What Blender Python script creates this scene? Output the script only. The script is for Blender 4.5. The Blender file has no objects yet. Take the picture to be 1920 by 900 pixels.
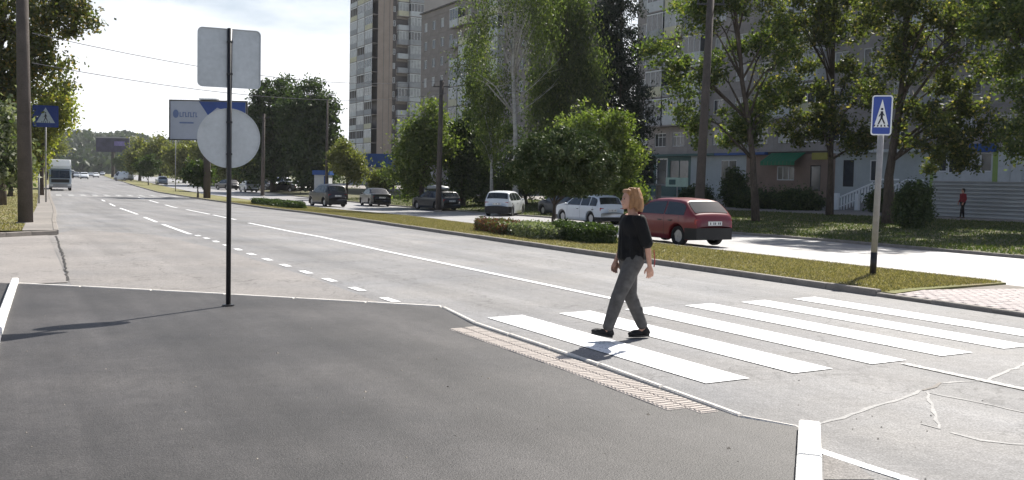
"""A street corner with a zebra crossing, built to real size in metres."""
import math, random
PI = math.pi
HC = 1.7
PITCH, ROLL, FPX = math.radians(2.7), math.radians(1.15), 1740.0
CY = 337 + FPX * math.tan(PITCH)
AZ = math.radians(-29.2)
TX, TY = math.sin(AZ), math.cos(AZ)      # along the road, away
NX, NY = TY, -TX                         # across the road, to the right
CS = [(20,0),(28,.15),(36,.5),(46,1.05),(57,1.55),(81,2.5),(109,3.8),(150,6.6),(200,10.5),(600,41)]   # the road swings right

def pl(v, pts):
    if v <= pts[0][0]: return pts[0][1]
    for (a, b), (c, d) in zip(pts, pts[1:]):
        if v <= c: return b + (d - b) * (v - a) / (c - a)
    return pts[-1][1]
ZU = [(13, 0), (24, -.35), (31, -.35), (45, .1)]
ZS = [(25, 0), (60, -.4), (110, -.4), (200, 0), (600, .3)]
UB = [13, 24, 31, 45]; SB = [25, 60, 110, 200, 600]
def su(x, y): return TX*x + TY*y, NX*x + NY*y
def zg(x, y):
    s, u = su(x, y)
    return pl(u, ZU) + pl(s, ZS)
def W(s, u):
    """road coordinates to world; the road swings gently to the right"""
    c = u + pl(s, CS)
    return (TX*s + NX*c, TY*s + NY*c)
def ray(px, py):
    u = (px-960)/FPX; v = -(py-CY)/FPX
    cr, sr, cp, sp = math.cos(ROLL), math.sin(ROLL), math.cos(PITCH), math.sin(PITCH)
    a = u*cr - v*sr; b = u*sr + v*cr
    return (a, cp + b*sp, -sp + b*cp)
def P(px, py, off=0.0):
    d = ray(px, py); t = 2.0; pt = t
    while t < 3000:
        if HC + d[2]*t < zg(d[0]*t, d[1]*t) + off:
            lo, hi = pt, t
            for _ in range(30):
                m = (lo+hi)/2
                if HC + d[2]*m < zg(d[0]*m, d[1]*m) + off: hi = m
                else: lo = m
            return (d[0]*lo, d[1]*lo)
        pt = t; t *= 1.01
    return (d[0]*t, d[1]*t)
def PD(px, py, Y):
    d = ray(px, py); t = Y/d[1]
    return (d[0]*t, Y, HC + d[2]*t)
import bpy, bmesh
import numpy as np
from mathutils import Matrix, Vector
random.seed(7)
RNG = np.random.default_rng(11)
scene = bpy.context.scene
C = scene.collection

# ---------------------------------------------------------------- camera
cam_d = bpy.data.cameras.new('camera')
cam = bpy.data.objects.new('camera', cam_d); C.objects.link(cam); scene.camera = cam
cr, sr, cp, sp = math.cos(ROLL), math.sin(ROLL), math.cos(PITCH), math.sin(PITCH)
rx = Vector((cr, sr*sp, sr*cp)); uy = Vector((-sr, cr*sp, cr*cp)); fw = Vector((0, cp, -sp))
m = Matrix.Identity(4)
for i in range(3): m[i][0], m[i][1], m[i][2] = rx[i], uy[i], -fw[i]
m[2][3] = HC
cam.matrix_world = m
cam_d.sensor_width = 36.0; cam_d.lens = FPX/1920*36.0
cam_d.shift_y = (CY-450)/1920.0
cam_d.clip_start = .05; cam_d.clip_end = 20000

# ---------------------------------------------------------------- light
SUN_AZ, SUN_EL = math.radians(30), math.radians(46)
world = bpy.data.worlds.new('World'); scene.world = world; world.use_nodes = True
nt = world.node_tree; nt.nodes.clear()
def N(nt, t, **k):
    n = nt.nodes.new(t)
    for a, b in k.items(): setattr(n, a, b)
    return n
sky = N(nt, 'ShaderNodeTexSky'); sky.sky_type = 'NISHITA'; sky.sun_disc = False
sky.sun_elevation = SUN_EL; sky.sun_rotation = SUN_AZ; sky.dust_density = 2.0; sky.air_density = 1.0
bg1 = N(nt, 'ShaderNodeBackground'); bg1.inputs[1].default_value = .066
nt.links.new(sky.outputs[0], bg1.inputs[0])
bg2 = N(nt, 'ShaderNodeBackground'); bg2.inputs[0].default_value = (.95, .97, 1, 1); bg2.inputs[1].default_value = .76
tc = N(nt, 'ShaderNodeTexCoord')
mp = N(nt, 'ShaderNodeMapping'); mp.inputs['Scale'].default_value = (1, 1, 3.2)
nt.links.new(tc.outputs['Generated'], mp.inputs[0])
no = N(nt, 'ShaderNodeTexNoise'); no.inputs['Scale'].default_value = 2.4; no.inputs['Detail'].default_value = 7; no.inputs['Roughness'].default_value = .55
nt.links.new(mp.outputs[0], no.inputs[0])
sx = N(nt, 'ShaderNodeSeparateXYZ'); nt.links.new(tc.outputs['Generated'], sx.inputs[0])
hz_ = N(nt, 'ShaderNodeMapRange'); hz_.inputs[1].default_value = .05; hz_.inputs[2].default_value = .42; hz_.inputs[3].default_value = .30; hz_.inputs[4].default_value = -.20
nt.links.new(sx.outputs[2], hz_.inputs[0])
ad = N(nt, 'ShaderNodeMath', operation='ADD'); nt.links.new(no.outputs[0], ad.inputs[0]); nt.links.new(hz_.outputs[0], ad.inputs[1])
cr_ = N(nt, 'ShaderNodeMapRange'); cr_.inputs[1].default_value = .50; cr_.inputs[2].default_value = .78; cr_.interpolation_type = 'SMOOTHSTEP'
nt.links.new(ad.outputs[0], cr_.inputs[0])
mx = N(nt, 'ShaderNodeMixShader'); out = N(nt, 'ShaderNodeOutputWorld')
nt.links.new(cr_.outputs[0], mx.inputs[0]); nt.links.new(bg1.outputs[0], mx.inputs[1]); nt.links.new(bg2.outputs[0], mx.inputs[2])
nt.links.new(mx.outputs[0], out.inputs[0])

sun_d = bpy.data.lights.new('sun', 'SUN'); sun_d.energy = 5.0; sun_d.angle = math.radians(.53); sun_d.color = (1, .955, .88)
sun = bpy.data.objects.new('sun', sun_d); C.objects.link(sun)
sv = Vector((math.sin(SUN_AZ)*math.cos(SUN_EL), math.cos(SUN_AZ)*math.cos(SUN_EL), math.sin(SUN_EL)))
sun.rotation_euler = sv.to_track_quat('Z', 'Y').to_euler()
scene.view_settings.view_transform = 'Standard'; scene.view_settings.look = 'None'
scene.view_settings.exposure = .82; scene.view_settings.gamma = 1
scene.cycles.max_bounces = 6; scene.cycles.transparent_max_bounces = 8

# ---------------------------------------------------------------- materials
def M(name, col, rough=.8, var=.12, scale=6, bump=0, bscale=40, metal=0, spec=.3, fine=0, coat=0, stretch=None):
    m = bpy.data.materials.new(name); m.use_nodes = True; nt = m.node_tree
    b = nt.nodes['Principled BSDF']; b.inputs['Roughness'].default_value = rough; b.inputs['Metallic'].default_value = metal
    b.inputs['Specular IOR Level'].default_value = spec
    if coat: b.inputs['Coat Weight'].default_value = coat; b.inputs['Coat Roughness'].default_value = .05
    tc = N(nt, 'ShaderNodeTexCoord'); mp = N(nt, 'ShaderNodeMapping'); nt.links.new(tc.outputs['Object'], mp.inputs[0])
    if stretch: mp.inputs['Scale'].default_value = stretch
    n1 = N(nt, 'ShaderNodeTexNoise'); n1.inputs['Scale'].default_value = scale; n1.inputs['Detail'].default_value = 6; n1.inputs['Roughness'].default_value = .65
    nt.links.new(mp.outputs[0], n1.inputs[0])
    r = N(nt, 'ShaderNodeMapRange'); r.inputs[1].default_value = .3; r.inputs[2].default_value = .7
    r.inputs[3].default_value = 1-var; r.inputs[4].default_value = 1+var; nt.links.new(n1.outputs[0], r.inputs[0])
    f = r.outputs[0]
    if fine:
        n2 = N(nt, 'ShaderNodeTexNoise'); n2.inputs['Scale'].default_value = bscale; n2.inputs['Detail'].default_value = 3
        nt.links.new(mp.outputs[0], n2.inputs[0])
        r2 = N(nt, 'ShaderNodeMapRange'); r2.inputs[1].default_value = .3; r2.inputs[2].default_value = .7
        r2.inputs[3].default_value = 1-fine; r2.inputs[4].default_value = 1+fine; nt.links.new(n2.outputs[0], r2.inputs[0])
        q = N(nt, 'ShaderNodeMath', operation='MULTIPLY'); nt.links.new(f, q.inputs[0]); nt.links.new(r2.outputs[0], q.inputs[1]); f = q.outputs[0]
    vm = N(nt, 'ShaderNodeVectorMath', operation='SCALE'); vm.inputs[0].default_value = col[:3]; nt.links.new(f, vm.inputs['Scale'])
    nt.links.new(vm.outputs[0], b.inputs['Base Color'])
    if bump:
        n3 = N(nt, 'ShaderNodeTexNoise'); n3.inputs['Scale'].default_value = bscale; n3.inputs['Detail'].default_value = 4
        nt.links.new(mp.outputs[0], n3.inputs[0])
        bp = N(nt, 'ShaderNodeBump'); bp.inputs['Strength'].default_value = bump; bp.inputs['Distance'].default_value = .02
        nt.links.new(n3.outputs[0], bp.inputs['Height']); nt.links.new(bp.outputs[0], b.inputs['Normal'])
    return m
def asphalt(name, col, patch=.2, fine=.25, lanes=0, warm=None, crack=0, rough=.75):
    m = bpy.data.materials.new(name); m.use_nodes = True; nt = m.node_tree; L = nt.links.new
    b = nt.nodes['Principled BSDF']; b.inputs['Roughness'].default_value = rough; b.inputs['Specular IOR Level'].default_value = .35
    g = N(nt, 'ShaderNodeNewGeometry')
    def noise(sc, det, lo, hi, vec=None, rg=.6):
        n = N(nt, 'ShaderNodeTexNoise'); n.inputs['Scale'].default_value = sc; n.inputs['Detail'].default_value = det; n.inputs['Roughness'].default_value = rg
        L(vec or g.outputs['Position'], n.inputs[0])
        r = N(nt, 'ShaderNodeMapRange'); r.inputs[1].default_value = .32; r.inputs[2].default_value = .68; r.inputs[3].default_value = lo; r.inputs[4].default_value = hi
        L(n.outputs[0], r.inputs[0]); return r.outputs[0]
    def mul(a, c):
        q = N(nt, 'ShaderNodeMath', operation='MULTIPLY'); L(a, q.inputs[0]); L(c, q.inputs[1]); return q.outputs[0]
    f = mul(noise(.35, 5, 1-patch, 1+patch), noise(70, 2, 1-fine, 1+fine))
    f = mul(f, noise(9, 5, 1-fine*.5, 1+fine*.5, None, .75)); f = mul(f, noise(34, 3, 1-fine*.5, 1+fine*.5))
    rot = N(nt, 'ShaderNodeMapping'); rot.inputs['Rotation'].default_value = (0, 0, -math.atan2(TX, TY)*-1)
    L(g.outputs['Position'], rot.inputs[0])
    st = N(nt, 'ShaderNodeMapping'); st.inputs['Scale'].default_value = (1.0, .05, 1); L(rot.outputs[0], st.inputs[0])
    if lanes: f = mul(f, noise(1.3, 4, 1-lanes, 1+lanes, st.outputs[0]))
    if crack:
        v = N(nt, 'ShaderNodeTexVoronoi', feature='DISTANCE_TO_EDGE'); v.inputs['Scale'].default_value = .45
        ds = N(nt, 'ShaderNodeTexNoise'); ds.inputs['Scale'].default_value = 1.5; ds.inputs['Detail'].default_value = 5; L(g.outputs['Position'], ds.inputs[0])
        am = N(nt, 'ShaderNodeVectorMath', operation='SCALE'); am.inputs['Scale'].default_value = 1.6; L(ds.outputs[1], am.inputs[0])
        av = N(nt, 'ShaderNodeVectorMath', operation='ADD'); L(g.outputs['Position'], av.inputs[0]); L(am.outputs[0], av.inputs[1]); L(av.outputs[0], v.inputs[0])
        r = N(nt, 'ShaderNodeMapRange'); r.inputs[1].default_value = .0; r.inputs[2].default_value = .012; r.inputs[3].default_value = 1-crack; r.inputs[4].default_value = 1
        L(v.outputs[0], r.inputs[0]); f = mul(f, r.outputs[0])
    mixc = N(nt, 'ShaderNodeMix', data_type='RGBA'); mixc.inputs[6].default_value = (*col, 1); mixc.inputs[7].default_value = (*(warm or col), 1)
    L(noise(.5, 4, 0, 1), mixc.inputs[0])
    vm = N(nt, 'ShaderNodeVectorMath', operation='SCALE'); L(mixc.outputs[2], vm.inputs[0]); L(f, vm.inputs['Scale'])
    L(vm.outputs[0], b.inputs['Base Color'])
    n3 = N(nt, 'ShaderNodeTexNoise'); n3.inputs['Scale'].default_value = 115; n3.inputs['Detail'].default_value = 3; L(g.outputs['Position'], n3.inputs[0])
    bp = N(nt, 'ShaderNodeBump'); bp.inputs['Strength'].default_value = .5; bp.inputs['Distance'].default_value = .01
    L(n3.outputs[0], bp.inputs['Height']); L(bp.outputs[0], b.inputs['Normal'])
    return m
def paintmat(name, col, wear=.3):
    """road paint, worn through in spots"""
    m = asphalt(name, col, .04, .05, rough=.6); nt = m.node_tree; b = nt.nodes['Principled BSDF']; L = nt.links.new
    src = b.inputs['Base Color'].links[0].from_socket
    g = N(nt, 'ShaderNodeNewGeometry'); n = N(nt, 'ShaderNodeTexNoise'); n.inputs['Scale'].default_value = 28; n.inputs['Detail'].default_value = 6; n.inputs['Roughness'].default_value = .75
    L(g.outputs['Position'], n.inputs[0])
    r = N(nt, 'ShaderNodeMapRange'); r.inputs[1].default_value = .30+.25*wear; r.inputs[2].default_value = .36+.25*wear; r.inputs[3].default_value = 1; r.inputs[4].default_value = 0
    L(n.outputs[0], r.inputs[0])
    mx = N(nt, 'ShaderNodeMix', data_type='RGBA'); L(r.outputs[0], mx.inputs[0]); L(src, mx.inputs[6]); mx.inputs[7].default_value = (.2, .2, .2, 1)
    L(mx.outputs[2], b.inputs['Base Color']); return m
def leafmat(name, c1, c2, c3=None, p3=.06, trans=.5):
    m = bpy.data.materials.new(name); m.use_nodes = True; nt = m.node_tree; nt.nodes.clear(); L = nt.links.new
    g = N(nt, 'ShaderNodeNewGeometry'); rp = N(nt, 'ShaderNodeValToRGB'); rp.color_ramp.interpolation = 'LINEAR'
    e = rp.color_ramp.elements; e[0].color = (*c1, 1); e[1].position = 1-p3 if c3 else 1; e[1].color = (*c2, 1)
    if c3: k = e.new(min(.999, 1-p3+.004)); k.color = (*c3, 1)
    L(g.outputs['Random Per Island'], rp.inputs[0])
    d = N(nt, 'ShaderNodeBsdfDiffuse'); t = N(nt, 'ShaderNodeBsdfTranslucent'); gl = N(nt, 'ShaderNodeBsdfGlossy'); gl.inputs['Roughness'].default_value = .45
    gl.inputs[0].default_value = (.5, .5, .5, 1)
    L(rp.outputs[0], d.inputs[0])
    br = N(nt, 'ShaderNodeMix', data_type='RGBA', blend_type='MULTIPLY'); br.inputs[0].default_value = 1; L(rp.outputs[0], br.inputs[6]); br.inputs[7].default_value = (1.2, 1.35, .6, 1)
    L(br.outputs[2], t.inputs[0])
    m1 = N(nt, 'ShaderNodeMixShader'); m1.inputs[0].default_value = trans; L(d.outputs[0], m1.inputs[1]); L(t.outputs[0], m1.inputs[2])
    m2 = N(nt, 'ShaderNodeMixShader'); m2.inputs[0].default_value = .06; L(m1.outputs[0], m2.inputs[1]); L(gl.outputs[0], m2.inputs[2])
    o = N(nt, 'ShaderNodeOutputMaterial'); L(m2.outputs[0], o.inputs[0]); return m
def glassmat(name, tint=(.02, .025, .03), rough=.05, spec=.6):
    m = M(name, tint, rough, .3, 1.2, spec=spec); return m

m_road = asphalt('road_asphalt', (.172, .173, .180), .13, .34, .20, (.205, .198, .193), .35)
m_dust = asphalt('dusty_road_asphalt', (.19, .181, .176), .14, .3, .12, (.235, .218, .205), .4)
m_road2 = asphalt('far_road_asphalt', (.27, .27, .275), .12, .15, .12, (.31, .30, .30), .2, .55)  # paler than the near road: sun glare put into the colour
m_plaza = asphalt('fresh_asphalt', (.032, .0305, .0315), .42, .36, .34, (.056, .052, .0505), 0, .6)
m_apron = asphalt('dusty_asphalt', (.22, .205, .195), .12, .2, 0, (.26, .24, .225), .3)
m_walk = asphalt('pavement_asphalt', (.20, .185, .17), .15, .2, 0, (.24, .22, .20))
m_paint = paintmat('road_paint', (.80, .81, .82), .34)
m_paint_old = paintmat('worn_road_paint', (.52, .52, .51), .75)
m_seal = paintmat('crack_sealer', (.30, .29, .285), .8)
m_kerb = M('kerb_concrete', (.23, .21, .19), .85, .25, 3, .4, 60, fine=.15)
m_kerb_w = M('whitewashed_concrete', (.78, .77, .74), .8, .10, 5, .3, 50, fine=.06)
m_kerb_thin = M('flush_kerb', (.60, .57, .53), .85, .22, 4, .3, 60, fine=.1)
m_paver = M('pink_paver', (.42, .375, .365), .85, .15, 2, .3, 80, fine=.12)
m_joint = M('sand_joint', (.20, .18, .16), .95, .2, 3)
m_tact = M('tactile_tile', (.50, .45, .41), .85, .15, 2, .3, 80, fine=.1)
m_soil = asphalt('dry_soil', (.20, .165, .085), .25, .25, 0, (.12, .135, .035), 0, .95)
m_lawn = asphalt('lawn_soil', (.075, .085, .035), .3, .3, 0, (.14, .125, .075), 0, .95)
m_far = asphalt('far_ground', (.10, .12, .05), .3, .2, 0, (.13, .13, .07), 0, .95)
m_post = M('dark_post_paint', (.022, .022, .025), .45, .2, 8, spec=.4)
m_alu = M('galvanised_sheet', (.48, .50, .52), .42, .10, 3, .05, 20, metal=.55, fine=.05)
m_pole = M('weathered_shaded_concrete', (.085, .072, .065), .9, .25, 2, .4, 40, fine=.2)  # tree shade on the left pole put into the colour
m_polegrey = M('grey_post_paint', (.30, .295, .30), .55, .12, 8)
m_blue = M('sign_blue', (.02, .06, .33), .35, .05, 8, spec=.5)
m_white = M('sign_white', (.78, .80, .82), .4, .04, 8, spec=.5)
m_black = M('black_plastic', (.015, .015, .016), .5, .1, 8)
m_tyre = M('tyre_rubber', (.018, .018, .019), .85, .1, 10)
m_rim = M('alloy_rim', (.45, .46, .48), .35, .1, 8, metal=.7)
m_glass = glassmat('car_glass', (.02, .024, .028), .06, .8)
m_red_l = M('tail_lamp', (.30, .01, .01), .2, .05, 8, spec=.7)
m_lamp = M('head_lamp', (.6, .62, .64), .15, .05, 8, spec=.8)
m_plate = M('number_plate', (.7, .7, .68), .5, .03, 8)
m_ink = M('print_ink', (.03, .03, .05), .6, .05, 8)
m_pane = glassmat('window_pane', (.045, .05, .06), .12, .8)
m_pane2 = M('curtained_pane', (.30, .31, .32), .3, .3, 1.5, spec=.5)
m_wire = M('wire_sheath', (.10, .10, .11), .95, .1, 3, spec=.05)
m_fr = M('white_window_frame', (.62, .63, .64), .5, .06, 4)
m_bark = M('bark', (.075, .060, .050), .95, .35, 3, .9, 14, fine=.3, stretch=(1, 1, .3))
m_birch = M('birch_bark', (.36, .35, .33), .8, .35, 2.5, .4, 20, fine=.2, stretch=(1, 1, 2.5))
m_grassb = leafmat('grass_blades', (.11, .105, .042), (.23, .19, .09), (.36, .29, .17), .42, .3)
m_grassg = leafmat('green_grass_blades', (.05, .075, .018), (.10, .125, .035), (.20, .18, .09), .12, .35)

# ---------------------------------------------------------------- mesh helpers
class MB:
    def __init__(s): s.v = []; s.f = []; s.m = []
    def add(s, vs, fs, mi=0):
        k = len(s.v); s.v += [tuple(p) for p in vs]
        for f in fs: s.f.append(tuple(i+k for i in f)); s.m.append(mi)
    def box(s, x0, x1, y0, y1, z0, z1, mi=0, T=None):
        p = [(x0,y0,z0),(x1,y0,z0),(x1,y1,z0),(x0,y1,z0),(x0,y0,z1),(x1,y0,z1),(x1,y1,z1),(x0,y1,z1)]
        if T is not None: p = [T @ Vector(q) for q in p]
        s.add(p, [(0,3,2,1),(4,5,6,7),(0,1,5,4),(1,2,6,5),(2,3,7,6),(3,0,4,7)], mi)
    def bbox(s, x0, x1, y0, y1, z0, z1, b=.02, mi=0):
        """box with chamfered top edges"""
        p = [(x0,y0,z0),(x1,y0,z0),(x1,y1,z0),(x0,y1,z0),(x0,y0,z1-b),(x1,y0,z1-b),(x1,y1,z1-b),(x0,y1,z1-b),
             (x0+b,y0+b,z1),(x1-b,y0+b,z1),(x1-b,y1-b,z1),(x0+b,y1-b,z1)]
        s.add(p, [(0,1,5,4),(1,2,6,5),(2,3,7,6),(3,0,4,7),(4,5,9,8),(5,6,10,9),(6,7,11,10),(7,4,8,11),(8,9,10,11)], mi)
    def tube(s, pts, rad, n=8, mi=0, cap=True):
        pts = [Vector(p) for p in pts]
        if not isinstance(rad, (list, tuple)): rad = [rad]*len(pts)
        rings = []
        for i, p in enumerate(pts):
            d = (pts[min(i+1, len(pts)-1)] - pts[max(i-1, 0)]).normalized()
            a = d.cross(Vector((0, 0, 1))) if abs(d.z) < .95 else d.cross(Vector((1, 0, 0)))
            a.normalize(); b = d.cross(a)
            rings.append([p + (a*math.cos(2*PI*k/n) + b*math.sin(2*PI*k/n))*rad[i] for k in range(n)])
        vs = [q for r in rings for q in r]; fs = []
        for i in range(len(pts)-1):
            for k in range(n): fs.append((i*n+k, i*n+(k+1) % n, (i+1)*n+(k+1) % n, (i+1)*n+k))
        if cap: fs.append(tuple(range(n))[::-1]); fs.append(tuple((len(pts)-1)*n+k for k in range(n)))
        s.add(vs, fs, mi)
    def prism(s, poly, z0, z1, mi=0, T=None):
        n = len(poly); p = [(x, y, z0) for x, y in poly] + [(x, y, z1) for x, y in poly]
        if T is not None: p = [T @ Vector(q) for q in p]
        s.add(p, [tuple(range(n))[::-1], tuple(range(n, 2*n))] + [(i, (i+1) % n, n+(i+1) % n, n+i) for i in range(n)], mi)
    def plate(s, poly, y0, y1, mi=0):
        """outline in x,z given thickness along y (front is y0)"""
        n = len(poly); p = [(x, y0, z) for x, z in poly] + [(x, y1, z) for x, z in poly]
        s.add(p, [tuple(range(n)), tuple(range(n, 2*n))[::-1]] + [(i, n+i, n+(i+1) % n, (i+1) % n) for i in range(n)], mi)
    def ell(s, c, r, seg=16, rings=10, mi=0, R=None):
        vs = []; fs = []
        for j in range(rings+1):
            th = PI*j/rings
            for k in range(seg):
                p = Vector((math.sin(th)*math.cos(2*PI*k/seg)*r[0], math.sin(th)*math.sin(2*PI*k/seg)*r[1], math.cos(th)*r[2]))
                if R is not None: p = R @ p
                vs.append(Vector(c)+p)
        for j in range(rings):
            for k in range(seg): fs.append((j*seg+k, (j+1)*seg+k, (j+1)*seg+(k+1) % seg, j*seg+(k+1) % seg))
        s.add(vs, fs, mi)
    def cap(s, a, b, r1, r2, n=14):
        """tapered capsule"""
        a, b = Vector(a), Vector(b); d = (b-a).normalized(); pts = []; rr = []
        for t in (1, .92, .7, .38, 0): pts.append(a - d*r1*t); rr.append(max(.0004, r1*math.sqrt(1-t*t)))
        for t in (.33, .66): pts.append(a.lerp(b, t)); rr.append(r1+(r2-r1)*t)
        for t in (0, .38, .7, .92, 1): pts.append(b + d*r2*t); rr.append(max(.0004, r2*math.sqrt(1-t*t)))
        s.tube(pts, rr, n)
    def mesh(s, name):
        me = bpy.data.meshes.new(name); me.from_pydata(s.v, [], s.f)
        return me
    def build(s, name, mats, parent=None, smooth=False, loc=None, rz=0):
        me = s.mesh(name)
        for q in (mats if isinstance(mats, (list, tuple)) else [mats]): me.materials.append(q)
        if len(me.materials) > 1: me.polygons.foreach_set('material_index', s.m)
        if smooth: me.polygons.foreach_set('use_smooth', [True]*len(me.polygons))
        me.update()
        return link(name, me, parent, loc, rz)
def link(name, data, parent=None, loc=None, rz=0):
    o = bpy.data.objects.new(name, data); C.objects.link(o)
    if parent is not None: o.parent = parent
    if loc is not None: o.location = loc
    if rz: o.rotation_euler = (0, 0, rz)
    return o
def tag(o, label=None, cat=None, group=None, kind=None):
    if label: o['label'] = label
    if cat: o['category'] = cat
    if group: o['group'] = group
    if kind: o['kind'] = kind
    return o
def thing(name, label, cat, loc=(0, 0, 0), rz=0, group=None, kind=None):
    o = link(name, None, None, loc, rz); o.empty_display_size = .2
    return tag(o, label, cat, group, kind)
def copy_tree(o, parent=None):
    c = o.copy(); C.objects.link(c)
    if parent is not None: c.parent = parent
    for ch in list(o.children): copy_tree(ch, c)
    return c
def ground(p, off=0): return (p[0], p[1], zg(p[0], p[1])+off)
def head_to_rz(az_deg): return math.radians(-az_deg)     # local +y turned to that compass direction
def np_mesh(name, V, F, mat, parent=None, smooth=False):
    """V (n,3), F (m,k)"""
    me = bpy.data.meshes.new(name); k = F.shape[1]
    me.vertices.add(len(V)); me.vertices.foreach_set('co', V.astype(np.float32).ravel())
    me.loops.add(F.size); me.loops.foreach_set('vertex_index', F.astype(np.int32).ravel())
    me.polygons.add(len(F)); me.polygons.foreach_set('loop_start', np.arange(0, F.size, k, dtype=np.int32))
    me.update(calc_edges=True); me.materials.append(mat)
    return link(name, me, parent)

# ---------------------------------------------------------------- ground sheets
def smooth_rows(s0, s1, step=6):
    r = {s0, s1} | {b for b in SB if s0 < b < s1} | {c[0] for c in CS if s0 < c[0] < s1}
    k = s0 + step
    while k < s1:
        if all(abs(k-q) > 1 for q in r): r.add(k)
        k += step if k < 150 else 25
    return sorted(r)
def strip(name, u0, u1, s0, s1, off, mat, kind='structure', skirt=0):
    """a sheet following the road between two offsets; u0/u1 may be functions of s"""
    f0 = u0 if callable(u0) else (lambda s: u0); f1 = u1 if callable(u1) else (lambda s: u1)
    V = []; F = []; S = smooth_rows(s0, s1); n = 6
    for s in S:
        for k in range(n+1):
            x, y = W(s, f0(s)+(f1(s)-f0(s))*k/n); V.append((x, y, zs_flat(x, y)+off))
    for i in range(len(S)-1):
        for k in range(n): F.append((i*(n+1)+k, i*(n+1)+k+1, (i+1)*(n+1)+k+1, (i+1)*(n+1)+k))
    mb = MB(); mb.add(V, F)
    if skirt:
        for k in (0, n):
            base = len(mb.v)
            vs = []
            for i in range(len(S)):
                x, y, z = V[i*(n+1)+k]; vs += [(x, y, z), (x, y, z-skirt)]
            mb.add(vs, [(2*i, 2*i+1, 2*i+3, 2*i+2) for i in range(len(S)-1)])
    o = mb.build(name, mat); tag(o, kind=kind); return o
def zs_flat(x, y): return zg(x, y)
def drape(name, poly, off, mat, kind='structure', skirt=0, parent=None):
    bm = bmesh.new(); vs = [bm.verts.new((x, y, 0)) for x, y in poly]; f = bm.faces.new(vs)
    bmesh.ops.triangulate(bm, faces=[f])
    for val, (nx, ny) in [(b, (TX, TY)) for b in SB] + [(b, (NX, NY)) for b in UB]:
        bmesh.ops.bisect_plane(bm, geom=bm.verts[:]+bm.edges[:]+bm.faces[:], plane_co=(nx*val, ny*val, 0), plane_no=(nx, ny, 0))
    for v in bm.verts: v.co.z = zg(v.co.x, v.co.y)+off
    if skirt:
        ed = [e for e in bm.edges if e.is_boundary]
        r = bmesh.ops.extrude_edge_only(bm, edges=ed)
        for v in r['geom']:
            if isinstance(v, bmesh.types.BMVert): v.co.z -= skirt
    bmesh.ops.recalc_face_normals(bm, faces=bm.faces[:])
    me = bpy.data.meshes.new(name); bm.to_mesh(me); bm.free(); me.materials.append(mat)
    if sum(p.normal.z*p.area for p in me.polygons) < 0: me.flip_normals()
    o = link(name, me, parent)
    if kind and parent is None: tag(o, kind=kind)
    return o
def SU(*pts): return [(TX*s+NX*u, TY*s+NY*u) for s, u in pts]

# ================================================================ setting: ground, roads, kerbs
LK = 1.25
MN = lambda s: pl(s, [(25, 12.0), (47, 13.4), (63, 13.5), (78, 12.7), (105, 12.0)])
MF = lambda s: pl(s, [(9, 16.7), (32, 16.9), (49, 19.3), (61, 19.0), (80, 17.3), (105, 16.8)])
FK = lambda s: pl(s, [(16, 26.8), (29, 26.8), (49, 28.8), (61, 28.6), (80, 27), (105, 27)])
drape('ground', SU((-80, -700), (-80, 900), (1500, 900), (1500, -700)), -.09, m_far)
strip('near_carriageway', -1.0, lambda s: MN(s)+.05, -30, 600, 0, m_road)
strip('far_carriageway', lambda s: MF(s)-.05, lambda s: FK(s)+.05, -30, 600, .002, m_road2)
strip('side_pavement', lambda s: .5, lambda s: LK, 28, 600, .12, m_walk, skirt=.2)
drape('side_entry', SU((15.5, -40), (28, -40), (28.15, 1.25), (15.5, .98)), .012, m_apron)
strip('left_verge', lambda s: -16, lambda s: .5, 28.3, 300, .10, m_soil, skirt=.2)
strip('median_soil', lambda s: MN(s)+.12, lambda s: MF(s)-.12, 11.5, 600, .07, m_soil)
strip('roadside_lawn', lambda s: FK(s)+.12, lambda s: 43.5, -30, 600, .09, m_lawn, skirt=.2)
strip('footpath', lambda s: 43.5, lambda s: 46.3, -30, 160, .07, m_walk)
strip('yard_ground', lambda s: 46.3, lambda s: 66, -30, 200, .05, m_walk)

# the freshly surfaced corner in front of the camera
PZ = [P(-70, 531), P(20, 535), P(420, 556), P(825, 580), P(885, 613), P(1000, 652), P(1120, 695), P(1250, 741), P(1385, 790), P(1497, 809)]
e = P(1493, 880); dx, dy = e[0]-PZ[-1][0], e[1]-PZ[-1][1]; far_e = (e[0]+dx*5, e[1]+dy*5)
PZ += [e, far_e, (far_e[0], -8), (-24, -8), (-24, 12)]
drape('corner_pavement', PZ, .03, m_plaza, skirt=.06)

def edge_band(name, pts, w, off, mat, side=1, h=.06, label=None):
    """band of even width along a world polyline, butted to one side of it"""
    V = []; F = []
    n = len(pts)
    for i, p in enumerate(pts):
        a = Vector(pts[max(0, i-1)]); b = Vector(pts[min(n-1, i+1)]); d = (b-a).normalized(); q = Vector((d.y, -d.x))*side
        for k, ww in ((0, 0), (1, w)):
            x, y = p[0]+q.x*ww, p[1]+q.y*ww; z = zg(x, y); V += [(x, y, z+off), (x, y, z+off-h)]
    for i in range(n-1):
        a, b = 4*i, 4*(i+1)
        F += [(a, b, b+2, a+2), (a, a+1, b+1, b), (a+2, b+2, b+3, a+3)]
    F += [(0, 2, 3, 1), (4*n-4, 4*n-3, 4*n-1, 4*n-2)]
    mb = MB(); mb.add(V, F); return mb.build(name, mat)
def dens(pts, step=1.0):
    out = []
    for a, b in zip(pts, pts[1:]):
        a, b = Vector(a), Vector(b); n = max(1, int((b-a).length/step))
        out += [tuple(a.lerp(b, k/n)) for k in range(n)]
    return out+[tuple(pts[-1])]
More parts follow.
